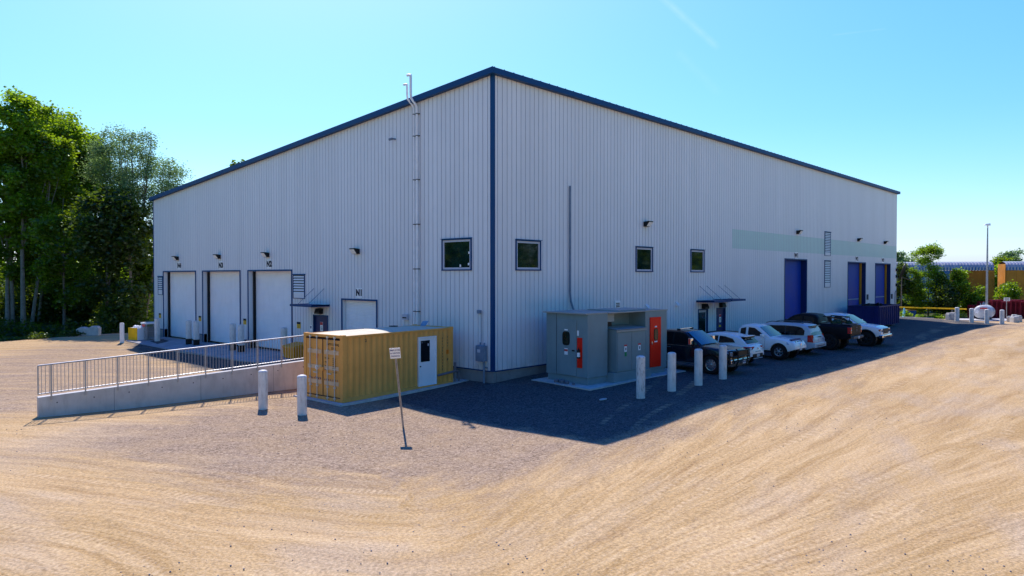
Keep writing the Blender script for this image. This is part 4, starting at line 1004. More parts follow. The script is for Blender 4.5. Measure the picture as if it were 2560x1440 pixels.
# tall red door on the right block
mb = MB(); mb.box(4.23, 5.04, -.05, -.002, .42, 2.72); rd = mb.build('red_door', 'red', sw, bevel=.008); tag(rd, 'tall red door with an oval window')
def oval(mb, cx, cz, w, h, y0, y1, n=28):
    p = []
    for i in range(n):
        t = 2 * math.pi * i / n; c, s = math.cos(t), math.sin(t); e = .5
        p.append((cx + w * math.copysign(abs(c) ** e, c), cz + h * math.copysign(abs(s) ** e, s)))
    mb.prism(p, y0, y1, 'xz')
mb = MB(); oval(mb, 4.64, 1.92, .155, .28, -.062, -.051); w_ = mb.build('window_frame', 'black', rd)
mb = MB(); oval(mb, 4.64, 1.92, .12, .245, -.068, -.063); mb.build('pane', 'glass', w_)
mb = MB(); mb.box(4.56, 4.72, -.054, -.051, 2.25, 2.31); mb.build('label', 'signwhite', rd)
mb = MB(); mb.box(4.53, 4.76, -.054, -.051, 1.56, 1.62); mb.build('label', 'signwhite', rd)
mb = MB(); mb.box(4.29, 4.35, -.09, -.051, 1.46, 1.60); mb.build('handle', 'chrome', rd)
# door on the left end face (x = 0, facing -x)
mb = MB(); mb.box(-.03, -.002, .62, 1.78, .34, 2.72); ed = mb.build('end_door', 'cabinet', sw, bevel=.008); tag(ed, 'plain grey door with an oval window')
def ovalx(mb, cy, cz, w, h, x0, x1, n=28):
    p = []
    for i in range(n):
        t = 2 * math.pi * i / n; c, s = math.cos(t), math.sin(t); e = .5
        p.append((cy + w * math.copysign(abs(c) ** e, c), cz + h * math.copysign(abs(s) ** e, s)))
    mb.prism(p, x0, x1, 'yz')
mb = MB(); ovalx(mb, 1.22, 1.93, .22, .30, -.042, -.031); w_ = mb.build('window_frame', 'black', ed)
mb = MB(); ovalx(mb, 1.22, 1.93, .18, .26, -.048, -.043); mb.build('pane', 'glass', w_)
mb = MB(); mb.box(-.035, -.031, 1.12, 1.32, 2.27, 2.33); mb.build('label', 'signwhite', ed)
mb = MB(); mb.box(-.036, -.031, 1.12, 1.32, 1.22, 1.5); l_ = mb.build('warning_label', 'signwhite', ed)
mb = MB(); mb.box(-.039, -.037, 1.12, 1.32, 1.37, 1.46); mb.build('label_header', 'redsign', l_)
mb = MB(); mb.box(-.06, -.031, .72, .86, 1.40, 1.46); mb.build('handle', 'black', ed)
mb = MB(); mb.box(-.008, -.001, 1.815, 1.83, .33, 3.0); mb.build('panel_seam', 'ink', hb)
mb = MB(); mb.box(-.012, -.002, .50, .60, 2.08, 2.3); mb.build('label', 'signwhite', sw)
mb = MB(); mb.box(-.03, -.002, .30, .58, .72, 2.0); rp_ = mb.build('extinguisher_board', 'red', sw, bevel=.004)
m2 = MB(); m2.X = Matrix.Translation((-.11, .42, 0)); m2.lathe([(.02, 1.12), (.062, 1.13), (.065, 1.16), (.065, 1.44), (.05, 1.5), (.022, 1.53), (.022, 1.58)], 16); fx_ = m2.build('extinguisher', 'black', rp_, smooth=40)
m2 = MB(); m2.X = Matrix.Translation((-.11, .42, 0)); m2.lathe([(.068, 1.2), (.068, 1.38)], 16); m2.build('extinguisher_label', 'signwhite', fx_)
# valve boxes lying on the slab in front of the enclosure
x_, y_ = cabp(-.3, 1.2)
t = thing('meter_valves', 'small rusty valve boxes on the slab at the left end of the grey enclosure', 'valves', (x_, y_, gz(x_, y_) + .06), ca)
for i, (dx, dy, s) in enumerate(((0, 0, .13), (.02, .35, .11), (-.02, -.3, .1), (.05, -.62, .07))):
    m2 = MB(); m2.X = Matrix.Translation((dx, dy, 0)); m2.lathe([(s, 0), (s, s * .9), (s * .7, s * 1.2), (s * .3, s * 1.3)], 12); m2.build('valve', 'greypipe', t, smooth=40)
z = gz(0, -5.85); mb = MB(); mb.prism([(-.24, -.05), (-.1, -.1), (.15, -.09), (.27, 0), (.12, .09), (-.12, .07)], 0, .03, 'xy')
o = mb.build('flat_stone', 'block', loc=(0, -5.85, z)); tag(o, 'flat pale stone on shaded gravel in front of the grey enclosure', 'stone')

# ------------------------------------------------------------------ bins, blocks and cage on the left
def gbox(name, lab, cat, a, b, rz=0, z=0.0): return thing(name, lab, cat, (a, b, gz(a, b) + z), R(rz))
t = gbox('grit_bin', 'yellow grit bin with a sloping lid against the dock wall, behind the railing', 'bin', -.75, 15.2, 0, .03)
mb = MB(); mb.add([(-.38, -.55, 0), (.38, -.55, 0), (.38, .55, 0), (-.38, .55, 0), (-.46, -.65, .6), (.46, -.65, .6), (.46, .65, .6), (-.46, .65, .6)], [(0, 3, 2, 1), (4, 5, 6, 7), (0, 1, 5, 4), (1, 2, 6, 5), (2, 3, 7, 6), (3, 0, 4, 7)]); mb.build('tub', 'salt', t, bevel=.03)
mb = MB(); mb.add([(-.52, -.7, .6), (.5, -.7, .6), (.5, .7, .6), (-.52, .7, .6), (-.45, -.66, .7), (.5, -.66, .86), (.5, .66, .86), (-.45, .66, .7)], [(0, 3, 2, 1), (4, 5, 6, 7), (0, 1, 5, 4), (1, 2, 6, 5), (2, 3, 7, 6), (3, 0, 4, 7)]); mb.build('lid', 'salt', t, bevel=.02)
t = gbox('waste_tote', 'white tote with one yellow side, heaped with pale bags, left of the mesh cage', 'tote', -2.15, 35.3, 16, .02)
mb = MB(); mb.box(-.5, .5, -.55, .45, 0, .92); mb.build('tub', 'signwhite', t, bevel=.02)
mb = MB(); mb.box(-.515, -.503, -.56, .46, .0, .93); mb.build('yellow_side', 'yellow', t)
mb = MB()
for i in range(9):
    s = random.uniform(.12, .2); mb.X = Matrix.Translation((random.uniform(-.3, .35), random.uniform(-.35, .3), .93)); mb.lathe([(s, 0), (s * .9, s * .5), (s * .5, s * .85), (.01, s)], 8)
mb.build('bag_heap', 'signwhite', t, smooth=60)
t = gbox('mesh_cage', 'galvanised mesh cage with a white lid and pink label, beside the leftmost dock bollard', 'cage', -1.55, 34.7, 0, .03)
mb = MB()
for x in (-.42, .42):
    for y in (-.5, .5): mb.box(x - .02, x + .02, y - .02, y + .02, 0, 1.2)
for z in (.12, .62, 1.16):
    mb.box(-.42, .42, -.51, -.49, z, z + .03); mb.box(-.42, .42, .49, .51, z, z + .03); mb.box(-.43, -.41, -.5, .5, z, z + .03); mb.box(.41, .43, -.5, .5, z, z + .03)
mb.build('frame', 'steel', t)
mb = MB()
for i in range(17):
    u_ = -.4 + i * .05; mb.box(u_ - .003, u_ + .003, -.5, -.496, .13, 1.17)
for i in range(21):
    u_ = -.5 + i * .05; mb.box(-.42, -.416, u_ - .003, u_ + .003, .13, 1.17)
for i in range(16):
    z = .15 + i * .065; mb.box(-.42, .42, -.5, -.496, z - .003, z + .003); mb.box(-.42, -.416, -.5, .5, z - .003, z + .003)
tag(mb.build('mesh', 'steel', t), kind='stuff')
mb = MB(); mb.box(-.48, .46, -.56, .54, 1.2, 1.3); mb.build('lid', 'signwhite', t, bevel=.01)
mb = MB(); mb.box(-.488, -.482, -.35, .2, 1.0, 1.18); mb.build('label', 'redsign', t)
mb = MB(); mb.box(-.25, .3, -.3, .35, .15, .95); mb.build('boxes_inside', 'foundation', t)
mb = MB(); mb.prism([(-.8, -.1), (.8, -.1), (.82, .60), (.66, .74), (.3, .76), (.1, .64), (-.08, .60), (-.3, .68), (-.55, .68), (-.8, .54)], -.38, .38, 'xz')
o = mb.build('concrete_block', 'block', bevel=.03, loc=(-3.5, 42.2, gz(-3.5, 42.2)), rz=R(-32)); tag(o, 'pale notched concrete block lying at the edge of the wood', 'concrete block')

# ------------------------------------------------------------------ dumpster
dz = gz(45.5, -2.3)
t = thing('roll_off_dumpster', 'dark blue open roll-off dumpster with ribbed sides at the end of the vehicle row', 'dumpster', (42.8, -3.5, dz), 0)
DL, DW, DHt = 6.1, 2.44, 1.78
mb = MB()
mb.box(0, DL, 0, .06, .18, DHt); mb.box(0, DL, DW - .06, DW, .18, DHt); mb.box(0, .06, .061, DW - .061, .18, DHt); mb.box(DL - .06, DL, .061, DW - .061, .18, DHt); mb.box(.061, DL - .061, .061, DW - .061, .18, .26)
mb.build('tub', 'dumpster', t)
mb = MB(); mb.box(-.05, DL + .05, -.06, .02, DHt, DHt + .1); mb.box(-.05, DL + .05, DW - .02, DW + .06, DHt, DHt + .1); mb.box(-.05, .07, .021, DW - .021, DHt, DHt + .1); mb.box(DL - .07, DL + .05, .021, DW - .021, DHt, DHt + .1); mb.build('top_rim', 'dumpster', t)
for i in range(10):
    x = .25 + i * .62; mb = MB(); mb.add([(x - .07, -.002, .2), (x + .07, -.002, .2), (x + .045, -.09, .2), (x - .045, -.09, .2), (x - .07, -.002, DHt - .001), (x + .07, -.002, DHt - .001), (x + .045, -.09, DHt - .001), (x - .045, -.09, DHt - .001)], [(0, 1, 2, 3), (4, 7, 6, 5), (1, 5, 6, 2), (2, 6, 7, 3), (3, 7, 4, 0)]); mb.build('side_rib', 'dumpster', t)
for i in range(3):
    y = .45 + i * .75; mb = MB(); mb.box(-.06, -.001, y - .05, y + .05, .2, DHt - .001); mb.build('end_rib', 'dumpster', t)
mb = MB(); mb.box(.1, DL - .1, .5, .62, .0, .179); mb.box(.1, DL - .1, DW - .62, DW - .5, .0, .179); mb.build('skids', 'dumpster', t)
mb = MB()
rr = random.Random(4)
for i in range(40):
    mb.X = Matrix.Translation((rr.uniform(.6, DL - .6), rr.uniform(.35, DW - .35), DHt - .25 + rr.uniform(-.1, .22))) @ Matrix.Rotation(rr.uniform(0, 3), 4, (rr.random(), rr.random(), rr.random() + .1)); s = rr.uniform(.15, .4); mb.box(-s, s, -s * .6, s * .6, -.05, .05)
tag(mb.build('scrap_heap', 'black', t), kind='stuff')
# drums and crates between the white pickup and the dumpster, by the wall
for a, b, mt_, lb in ((33.3, -.9, 'dumpster', 'dark blue drum by the long wall, nearest of three'), (35.4, -.9, 'dumpster', 'dark blue drum by the long wall, middle of three'), (37.6, -.9, 'dumpster', 'dark blue drum by the long wall, beside the dumpster')):
    t = gbox('drum', lb, 'drum', a, b); mb = MB(); mb.lathe([(.3, 0), (.3, .3), (.315, .32), (.3, .34), (.3, .62), (.315, .64), (.3, .66), (.3, .98), (.28, 1.0)], 20); mb.build('barrel', mt_, t, smooth=30)
    mb = MB(); mb.lathe([(.29, 1.001), (.29, 1.05), (.1, 1.08)], 20); mb.build('lid', 'conduit', t, smooth=30); t['group'] = 'drums by the long wall'

# ------------------------------------------------------------------ vehicles
def lerp_prof(P, x):
    for (a, za), (b, zb) in zip(P, P[1:]):
        if a <= x <= b: return za + (zb - za) * ((x - a) / (b - a) if b > a else 0)
    return P[0][1] if x < P[0][0] else P[-1][1]
def vehicle(name, label, cat, a, b, heading, S, dz=0.0):
    """S: dictionary of dimensions; local x forward, y left, ground z=0"""
    L, Wd, wb, fo, wr = S['L'], S['W'], S['wb'], S['fo'], S['wr']
    X0, X1 = -L / 2, L / 2
    xf = X1 - fo; xr = xf - wb; ar = wr + S.get('gap', .07)
    za = wr; sill = S['sill']
    t = thing(name, label, cat, (a, b, gz(a, b) + dz), R(heading))
    paint = S['paint']; top = S['top']; hw = Wd / 2
    def zbot(x):
        z = sill
        if x > X1 - .35: z = sill + .12 * ((x - X1 + .35) / .35)
        if x < X0 + .35: z = sill + .14 * ((X0 + .35 - x) / .35)
        for c in (xf, xr):
            if abs(x - c) < ar: z = max(z, za + math.sqrt(max(0, ar * ar - (x - c) ** 2)))
        return z
    tf, tr_ = S.get('nose_taper', .14), S.get('tail_taper', .10)
    def wid(x):
        w = hw; d1 = (x - (X1 - .95)) / .95; d0 = ((X0 + .7) - x) / .7
        if d1 > 0: w *= 1 - tf * d1 ** 2.2
        if d0 > 0: w *= 1 - tr_ * d0 ** 2.4
        return w
    SH = [(0, .955), (.12, .985), (.35, 1.0), (.62, .995), (.82, .975), (.93, .945), (.985, .89), (1.0, .80)]
    def ybody(x, z):
        zb, zt = sill, lerp_prof(top, x); f = max(0, min(1, (z - zb) / (zt - zb)))
        for (f0, w0), (f1, w1) in zip(SH, SH[1:]):
            if f <= f1: return wid(x) * (w0 + (w1 - w0) * (f - f0) / (f1 - f0))
        return wid(x) * .8
    xs = set(np.round(np.linspace(X0, X1, 34), 4)) | {round(p[0], 4) for p in top if X0 <= p[0] <= X1}
    for c in (xf, xr):
        for k in range(13): xs.add(round(c - ar * math.cos(math.pi * k / 12), 4))
        xs |= {round(c - ar - .004, 4), round(c + ar + .004, 4)}
    xs = sorted(x for x in xs if X0 <= x <= X1)
    rows = []
    for x in xs:
        zb_, zt = zbot(x), lerp_prof(top, x); zb_ = min(zb_, zt - .05); ring = [(0, zb_), (hw * .55, zb_)]
        for f, _ in SH:
            z = zb_ + (zt - zb_) * f; y = ybody(x, z) if f < .99 else wid(x) * .8
            ring.append((y, z))
        ring += [(wid(x) * .45, zt + .02), (0, zt + .028)]
        rows.append([(x, y, z) for y, z in ring])
    mb = MB(); n = len(rows[0])
    for sgn in (1, -1):
        vs = [(x, y * sgn, z) for r in rows for x, y, z in r]
        fs = []
        for i in range(len(rows) - 1):
            for k in range(n - 1):
                q_ = (i * n + k, i * n + k + 1, (i + 1) * n + k + 1, (i + 1) * n + k); fs.append(q_ if sgn > 0 else q_[::-1])
        for i in (0, len(rows) - 1): fs.append(tuple(i * n + k for k in range(n)))
        mb.add(vs, fs)
    # dark wheel wells
    body = mb.build('body', paint, t)
    import bmesh
    bm = bmesh.new(); bm.from_mesh(body.data); bmesh.ops.remove_doubles(bm, verts=bm.verts, dist=.0005); bmesh.ops.recalc_face_normals(bm, faces=bm.faces); bm.to_mesh(body.data); bm.free()
    body.data.shade_smooth(); body.data.set_sharp_from_angle(angle=R(42))
    mb = MB(); mb.box(X0 + .25, X1 - .25, -hw * .62, hw * .62, sill - .02, sill + .3)
    for c in (xf, xr):
        for sg in (-1, 1): mb.tube((c, sg * hw * .54, za), (c, sg * (hw * .90), za), ar - .01, n=24)
    mb.build('underbody', 'black', t)
    # cabin
    cab = S['cabin']; c0, c1 = cab[0][0], cab[-1][0]; sl = S.get('shoulder', .93); tum = S.get('tumble', .20)
    zr_ = max(z for _, z in cab)
    def ycab(x, z):
        zb_ = lerp_prof(top, x); f = max(0, (z - S['belt']) / (zr_ - S['belt']))
        w = min(wid(x), hw) * sl; return w * (1 - tum * f ** 1.25)
    cx = sorted(set(np.round(np.linspace(c0, c1, 22), 4)) | {round(p[0], 4) for p in cab})
    rows = []
    for x in cx:
        z0_ = min(S['belt'] - .06, lerp_prof(top, x) - .03); z1_ = max(lerp_prof(cab, x), z0_ + .02)
        ring = []
        for f in (0, .25, .5, .75, .9, .97): z = z0_ + (z1_ - .05 - z0_) * f; ring.append((ycab(x, z), z))
        yt = ycab(x, z1_); ring += [(yt * .985, z1_ - .035), (yt * .93, z1_ - .006), (yt * .5, z1_ + .012), (0, z1_ + .018)]
        rows.append([(x, y, z) for y, z in ring])
    mb = MB(); n = len(rows[0])
    for sgn in (1, -1):
        vs = [(x, y * sgn, z) for r in rows for x, y, z in r]; fs = []
        for i in range(len(rows) - 1):
            for k in range(n - 1):
                q_ = (i * n + k, i * n + k + 1, (i + 1) * n + k + 1, (i + 1) * n + k); fs.append(q_ if sgn > 0 else q_[::-1])
        for i in (0, len(rows) - 1): fs.append(tuple(i * n + k for k in range(n)))
        mb.add(vs, fs)
    cb = mb.build('cabin', S.get('roofpaint', paint), t)
    bm = bmesh.new(); bm.from_mesh(cb.data); bmesh.ops.remove_doubles(bm, verts=bm.verts, dist=.0005); bmesh.ops.recalc_face_normals(bm, faces=bm.faces); bm.to_mesh(cb.data); bm.free()
    cb.data.shade_smooth(); cb.data.set_sharp_from_angle(angle=R(40))
    # side windows
    for wpoly in S['windows']:
        for sg in (-1, 1):
            mb = MB(); c_ = (sum(p[0] for p in wpoly) / len(wpoly), sum(p[1] for p in wpoly) / len(wpoly))
            pts = []
            for (p, q_) in zip(wpoly, wpoly[1:] + wpoly[:1]):
                for k in range(5): pts.append((p[0] + (q_[0] - p[0]) * k / 5, p[1] + (q_[1] - p[1]) * k / 5))
            vs = [(c_[0], sg * (ycab(*c_) + .010), c_[1])] + [(x, sg * (ycab(x, z) + .010), z) for x, z in pts]
            m_ = len(pts); mb.add(vs, [(0, i + 1, (i + 1) % m_ + 1) for i in range(m_)]); mb.build('side_window', 'carglass', cb, fixn=False)
    def screen(nm, xa, za_, xb, zb_, mtl, inset=.09):
        mb = MB(); K = 6; d = Vector((xb - xa, 0, zb_ - za_)); nrm = Vector((-d.z, 0, d.x)).normalized()
        if nrm.z < 0: nrm = -nrm
        g = []
        for i in range(K + 1):
            f = i / K; x, z = xa + (xb - xa) * f, za_ + (zb_ - za_) * f; w = ycab(x, z) - inset * .8
            for k in range(9):
                y = w * (k / 4 - 1); crown = .016 * (1 - (k / 4 - 1) ** 2); g.append((x + nrm.x * (.012 + crown), y, z + nrm.z * (.012 + crown)))
        for i in range(K):
            for k in range(8): mb.quad(g[i * 9 + k], g[i * 9 + k + 1], g[(i + 1) * 9 + k + 1], g[(i + 1) * 9 + k])
        o = mb.build(nm, mtl, cb, fixn=False, smooth=60); return o
    screen('windshield', *S['ws'], 'windshield')
    if 'rw' in S: screen('rear_window', *S['rw'], 'windshield' if paint == 'carsilver' else 'carglass')
    # wheels
    for c in (xf, xr):
        for sg in (-1, 1):
            tw = S.get('tw', .24); yo = hw * .985 + S.get('poke', 0); mb = MB()
            rot = Matrix.Translation((c, sg * yo, wr)) @ Matrix.Rotation(R(-90 * sg), 4, 'X')
            mb.X = rot; ri = wr * S.get('rim', .64)
            mb.lathe([(ri, -tw), (wr * .93, -tw), (wr, -tw + .04), (wr, -.04), (wr * .94, -.004), (ri + .01, -.002), (ri, -.02), (ri - .01, -.1)], 32)
            wh_ = mb.build('wheel', 'rubber', t, smooth=40)
            mb = MB(); mb.X = rot
            mb.lathe([(ri + .005, -.05), (ri + .008, -.006), (ri - .02, -.012), (ri - .03, -.06)], 32, cap=False)
            ns = S.get('spokes', 6)
            for k in range(ns):
                th = 2 * math.pi * k / ns; ux, uy = math.cos(th), math.sin(th); px_, py_ = -uy, ux; wa, wb_ = .035, .05
                mb.add([(ux * .05 + px_ * wa, uy * .05 + py_ * wa, -.02), (ux * .05 - px_ * wa, uy * .05 - py_ * wa, -.02), (ux * (ri - .015) - px_ * wb_, uy * (ri - .015) - py_ * wb_, -.03), (ux * (ri - .015) + px_ * wb_, uy * (ri - .015) + py_ * wb_, -.03),
                        (ux * .05 + px_ * wa, uy * .05 + py_ * wa, -.07), (ux * .05 - px_ * wa, uy * .05 - py_ * wa, -.07), (ux * (ri - .015) - px_ * wb_, uy * (ri - .015) - py_ * wb_, -.07), (ux * (ri - .015) + px_ * wb_, uy * (ri - .015) + py_ * wb_, -.07)],
                       [(0, 1, 2, 3), (0, 4, 5, 1), (1, 5, 6, 2), (2, 6, 7, 3), (3, 7, 4, 0)])
            mb.lathe([(.065, -.06), (.065, -.015), (.04, -.005)], 16)
            mb.build('rim', S.get('rimm', 'rimbright'), wh_, smooth=30)
            mb = MB(); mb.X = rot; mb.lathe([(ri - .02, -.12), (ri - .02, -.115)], 24); mb.build('brake_disc', 'rimdark', wh_)
    # mirrors, handles, door seams
    mx, mz = S['mirror']
    for sg in (-1, 1):
        y = ycab(mx, mz); mb = MB(); mb.box(mx - .07, mx + .09, sg * (y + .05), sg * (y + .27), mz - .03, mz + S.get('mirh', .17)); mb.box(mx - .02, mx + .04, sg * (y - .03), sg * (y + .06), mz, mz + .05)
        mb.build('mirror', S.get('mirm', paint), t, bevel=.03)
    for x, z in S.get('handles', ()):
        for sg in (-1, 1):
            y = ybody(x, z); mb = MB(); mb.box(x - .1, x + .1, sg * (y - .005), sg * (y + .03), z - .015, z + .02); mb.build('door_handle', S.get('handm', paint), body, bevel=.006)
    mb = MB()
    for x in S.get('seams', ()):
        for sg in (-1, 1):
            zt = lerp_prof(top, x); z = max(zbot(x) + .03, sill + .08); K = 8
            for k in range(K):
                z0_, z1_ = z + (zt - .06 - z) * k / K, z + (zt - .06 - z) * (k + 1) / K
                mb.quad((x - .006, sg * (ybody(x, z0_) + .002), z0_), (x + .006, sg * (ybody(x, z0_) + .002), z0_), (x + .006, sg * (ybody(x, z1_) + .002), z1_), (x - .006, sg * (ybody(x, z1_) + .002), z1_))
    if mb.v: tag(mb.build('door_seams', 'ink', body, fixn=False), kind='stuff')
    return t, body, cb, dict(X0=X0, X1=X1, hw=hw, wid=wid, ybody=ybody, zbot=zbot, xf=xf, xr=xr)
def fbox(nm, mtl, par, x0, x1, y0, y1, z0, z1, bevel=.01):
    mb = MB(); mb.box(x0, x1, y0, y1, z0, z1); return mb.build(nm, mtl, par, bevel=bevel)
def plate_text(s, par, x, y, z, face, size=.1):
    text(s, size, par, m='inkblue', mtx=face_mtx((x, y, z), (0, face, 0)), bold=.02)

# black full size pickup, nose out
S = dict(L=5.7, W=2.03, wb=3.57, fo=.90, wr=.42, sill=.46, paint='carblack', belt=1.22, gap=.09,
         top=[(-2.85, 1.27), (-.95, 1.28), (1.05, 1.27), (1.15, 1.27), (1.8, 1.24), (2.5, 1.17), (2.75, 1.08), (2.85, .95)],
         cabin=[(-1.05, 1.3), (-.95, 1.7), (-.78, 1.90), (-.4, 1.92), (.25, 1.92), (.55, 1.86), (1.42, 1.27)],
         ws=(.60, 1.86, 1.40, 1.30), windows=[[(-.75, 1.32), (-.75, 1.78), (-.12, 1.82), (-.12, 1.32)], [(-.02, 1.32), (-.02, 1.82), (.45, 1.78), (1.0, 1.40), (1.0, 1.32)]],
         mirror=(.95, 1.33), mirh=.28, mirm='chrome', handles=[(-.25, 1.12), (-.85 + .75 - .9, 1.12)], handm='chrome', seams=(1.12, -.07, -.98), spokes=10, rimm='rimbright', rim=.62, nose_taper=.06, tail_taper=.03)
t1, b1, c1, q = vehicle('pickup_truck', 'black full size pickup with a black bull bar, nose out, beside the grey enclosure', 'pickup', 9.32, -4.05, -90, S)
X1 = q['X1']
fbox('front_bumper', 'chrome', t1, X1 - .12, X1 + .1, -.95, .95, .52, .72, .04); fbox('lower_bumper', 'cargrey', t1, X1 - .12, X1 + .06, -.9, .9, .38, .515, .03)
fbox('grille', 'black', t1, X1 - .06, X1 + .03, -.6, .6, .76, 1.08, .02)
for sg in (-1, 1): fbox('headlight', 'headlight', t1, X1 - .16, X1 + .01, sg * .62, sg * .93, .82, 1.04, .02)
bb = MB()
for y in (-.5, .5): bb.path([(X1 + .12, y, .42), (X1 + .2, y, .6), (X1 + .2, y, 1.1), (X1 + .1, y, 1.18)], .035, 8)
for z in (.62, .86, 1.1): bb.path([(X1 + .0, -.98, z), (X1 + .14, -.86, z), (X1 + .2, -.5, z), (X1 + .2, .5, z), (X1 + .14, .86, z), (X1 + .0, .98, z)], .03, 8)
for sg in (-1, 1): bb.path([(X1 + .0, sg * .98, .5), (X1 + .02, sg * .99, .7), (X1 + .0, sg * .98, 1.12)], .035, 8); bb.path([(X1 + .13, sg * .86, .6), (X1 + .13, sg * .86, 1.1)], .02, 6)
bb.box(X1 + .19, X1 + .21, -.48, .48, .88, 1.08)
bb.build('bull_bar', 'black', t1, smooth=40)
p_ = fbox('licence_plate', 'plate', t1, X1 + .21, X1 + .225, -.02, .28, .5, .65, 0); plate_text('BK 482', p_, X1 + .228, .13, .575, 1, .09)
mb = MB(); mb.box(.02, .12, -.62, .62, 1.965, 2.0); mb.build('roof_bar', 'chrome', c1, bevel=.01)
for y in (-.62, .62): mb = MB(); mb.box(.0, .14, y - .05, y + .05, 1.90, 1.99); mb.build('bar_foot', 'black', c1)
fbox('bug_deflector', 'chrome', b1, X1 - .26, X1 - .17, -.82, .82, 1.105, 1.125, .004)
fbox('running_board', 'cargrey', t1, -1.2, 1.35, -1.05, -.9, .40, .44, .01); fbox('running_board', 'cargrey', t1, -1.2, 1.35, .9, 1.05, .40, .44, .01)

# white crossover, tail out
S = dict(L=4.4, W=1.80, wb=2.64, fo=.90, wr=.34, sill=.30, paint='carwhite', belt=.98, tumble=.24,
         top=[(-2.2, .80), (-2.08, .98), (-1.9, 1.04), (-1.2, 1.06), (.7, .98), (1.3, .93), (1.9, .82), (2.2, .62)],
         cabin=[(-2.0, 1.0), (-1.72, 1.28), (-1.45, 1.42), (-.9, 1.52), (-.2, 1.56), (.3, 1.50), (1.15, .99)],
         ws=(.42, 1.45, 1.08, 1.04), rw=(-1.95, 1.06, -1.58, 1.38), windows=[[(-1.35, 1.12), (-1.2, 1.30), (-.75, 1.40), (-.45, 1.42), (-.45, 1.06)], [(-.38, 1.05), (-.38, 1.43), (.2, 1.38), (.75, 1.08), (.75, 1.04)]],
         mirror=(.72, 1.02), mirh=.14, seams=(.85, -.42, -1.2), spokes=5, nose_taper=.2, tail_taper=.17)
t2, b2, c2, q = vehicle('crossover_car', 'white compact crossover, tail out with a sloping rear window, beside the black pickup', 'car', 13.3, -3.85, 90, S)
X0 = q['X0']
for sg in (-1, 1):
    mb = MB(); y0_ = sg * .80
    mb.add([(X0 + .42, sg * .885, .93), (X0 + .02, sg * .74, .93), (X0 - .02, sg * .45, .94), (X0 - .02, sg * .45, .90), (X0 - .015, sg * .72, .78), (X0 + .22, sg * .87, .80),
            (X0 + .42, sg * .80, .93), (X0 + .1, sg * .6, .93), (X0 + .08, sg * .45, .94), (X0 + .08, sg * .45, .90), (X0 + .1, sg * .6, .78), (X0 + .22, sg * .8, .80)],
           [(0, 1, 2, 3, 4, 5), (6, 11, 10, 9, 8, 7), (0, 6, 7, 1), (1, 7, 8, 2), (2, 8, 9, 3), (3, 9, 10, 4), (4, 10, 11, 5), (5, 11, 6, 0)])
    mb.build('taillight', 'taillight', t2)
fbox('rear_spoiler', 'carwhite', c2, -1.78, -1.42, -.56, .56, 1.40, 1.44, .012)
fbox('spoiler_band', 'black', c2, -1.80, -1.74, -.52, .52, 1.33, 1.395, .01)
fbox('bumper_insert', 'black', t2, X0 - .03, X0 + .1, -.58, .58, .34, .56, .03); fbox('bumper_lip', 'carsilver', t2, X0 - .05, X0 + .05, -.5, .5, .31, .345, .01)
fbox('rear_trim', 'chrome', t2, X0 - .02, X0 + .03, -.3, .3, .665, .69, .005)
p_ = fbox('licence_plate', 'plate', t2, X0 - .042, X0 - .03, -.16, .16, .40, .54, 0)
mb = MB(); mb.tube((X0 + .0, 0, .82), (X0 - .02, 0, .82), .05, n=12); mb.build('emblem', 'chrome', t2)

# white mid size pickup, nose out
S = dict(L=5.25, W=1.85, wb=3.2, fo=.86, wr=.38, sill=.42, paint='carwhite', belt=1.10, gap=.10, tumble=.2,
         top=[(-2.625, 1.16), (-1.0, 1.17), (.75, 1.13), (.95, 1.14), (1.6, 1.10), (2.2, 1.02), (2.5, .92), (2.625, .74)],
         cabin=[(-.62, 1.18), (-.54, 1.58), (-.40, 1.72), (-.1, 1.78), (.30, 1.76), (.55, 1.68), (1.32, 1.13)],
         ws=(.60, 1.66, 1.27, 1.17), windows=[[(-.46, 1.22), (-.44, 1.55), (-.14, 1.62), (-.14, 1.20)], [(.0, 1.18), (.0, 1.63), (.35, 1.60), (.65, 1.42), (.92, 1.24), (.92, 1.17)]],
         mirror=(.88, 1.16), mirm='carwhite', mirh=.15, handles=[(.1, 1.0)], seams=(1.0, -.08), spokes=6, rimm='rimbright', rim=.60, nose_taper=.12, tail_taper=.03)
t3, b3, c3, q = vehicle('pickup_truck', 'white extended cab pickup with a dark hood deflector, nose out, beside the silver minivan', 'pickup', 16.98, -4.22, -90, S)
X1 = q['X1']
fbox('tonneau_cover', 'black', t3, -2.58, -.66, -.82, .82, 1.15, 1.24, .02)
fbox('hood_deflector', 'dumpster', b3, X1 - .38, X1 - .24, -.62, .62, .985, 1.06, .015)
mb = MB(); mb.add([(X1 - .05, -.42, .78), (X1 + .0, -.38, .60), (X1 + .0, .38, .60), (X1 - .05, .42, .78), (X1 - .12, .44, .95), (X1 - .12, -.44, .95), (X1 - .3, -.42, .78), (X1 - .3, -.38, .60), (X1 - .3, .38, .60), (X1 - .3, .42, .78), (X1 - .3, .44, .95), (X1 - .3, -.44, .95)],
                  [(0, 1, 2, 3, 4, 5), (0, 6, 7, 1), (1, 7, 8, 2), (2, 8, 9, 3), (3, 9, 10, 4), (4, 10, 11, 5), (5, 11, 6, 0)]); mb.build('grille', 'black', t3)
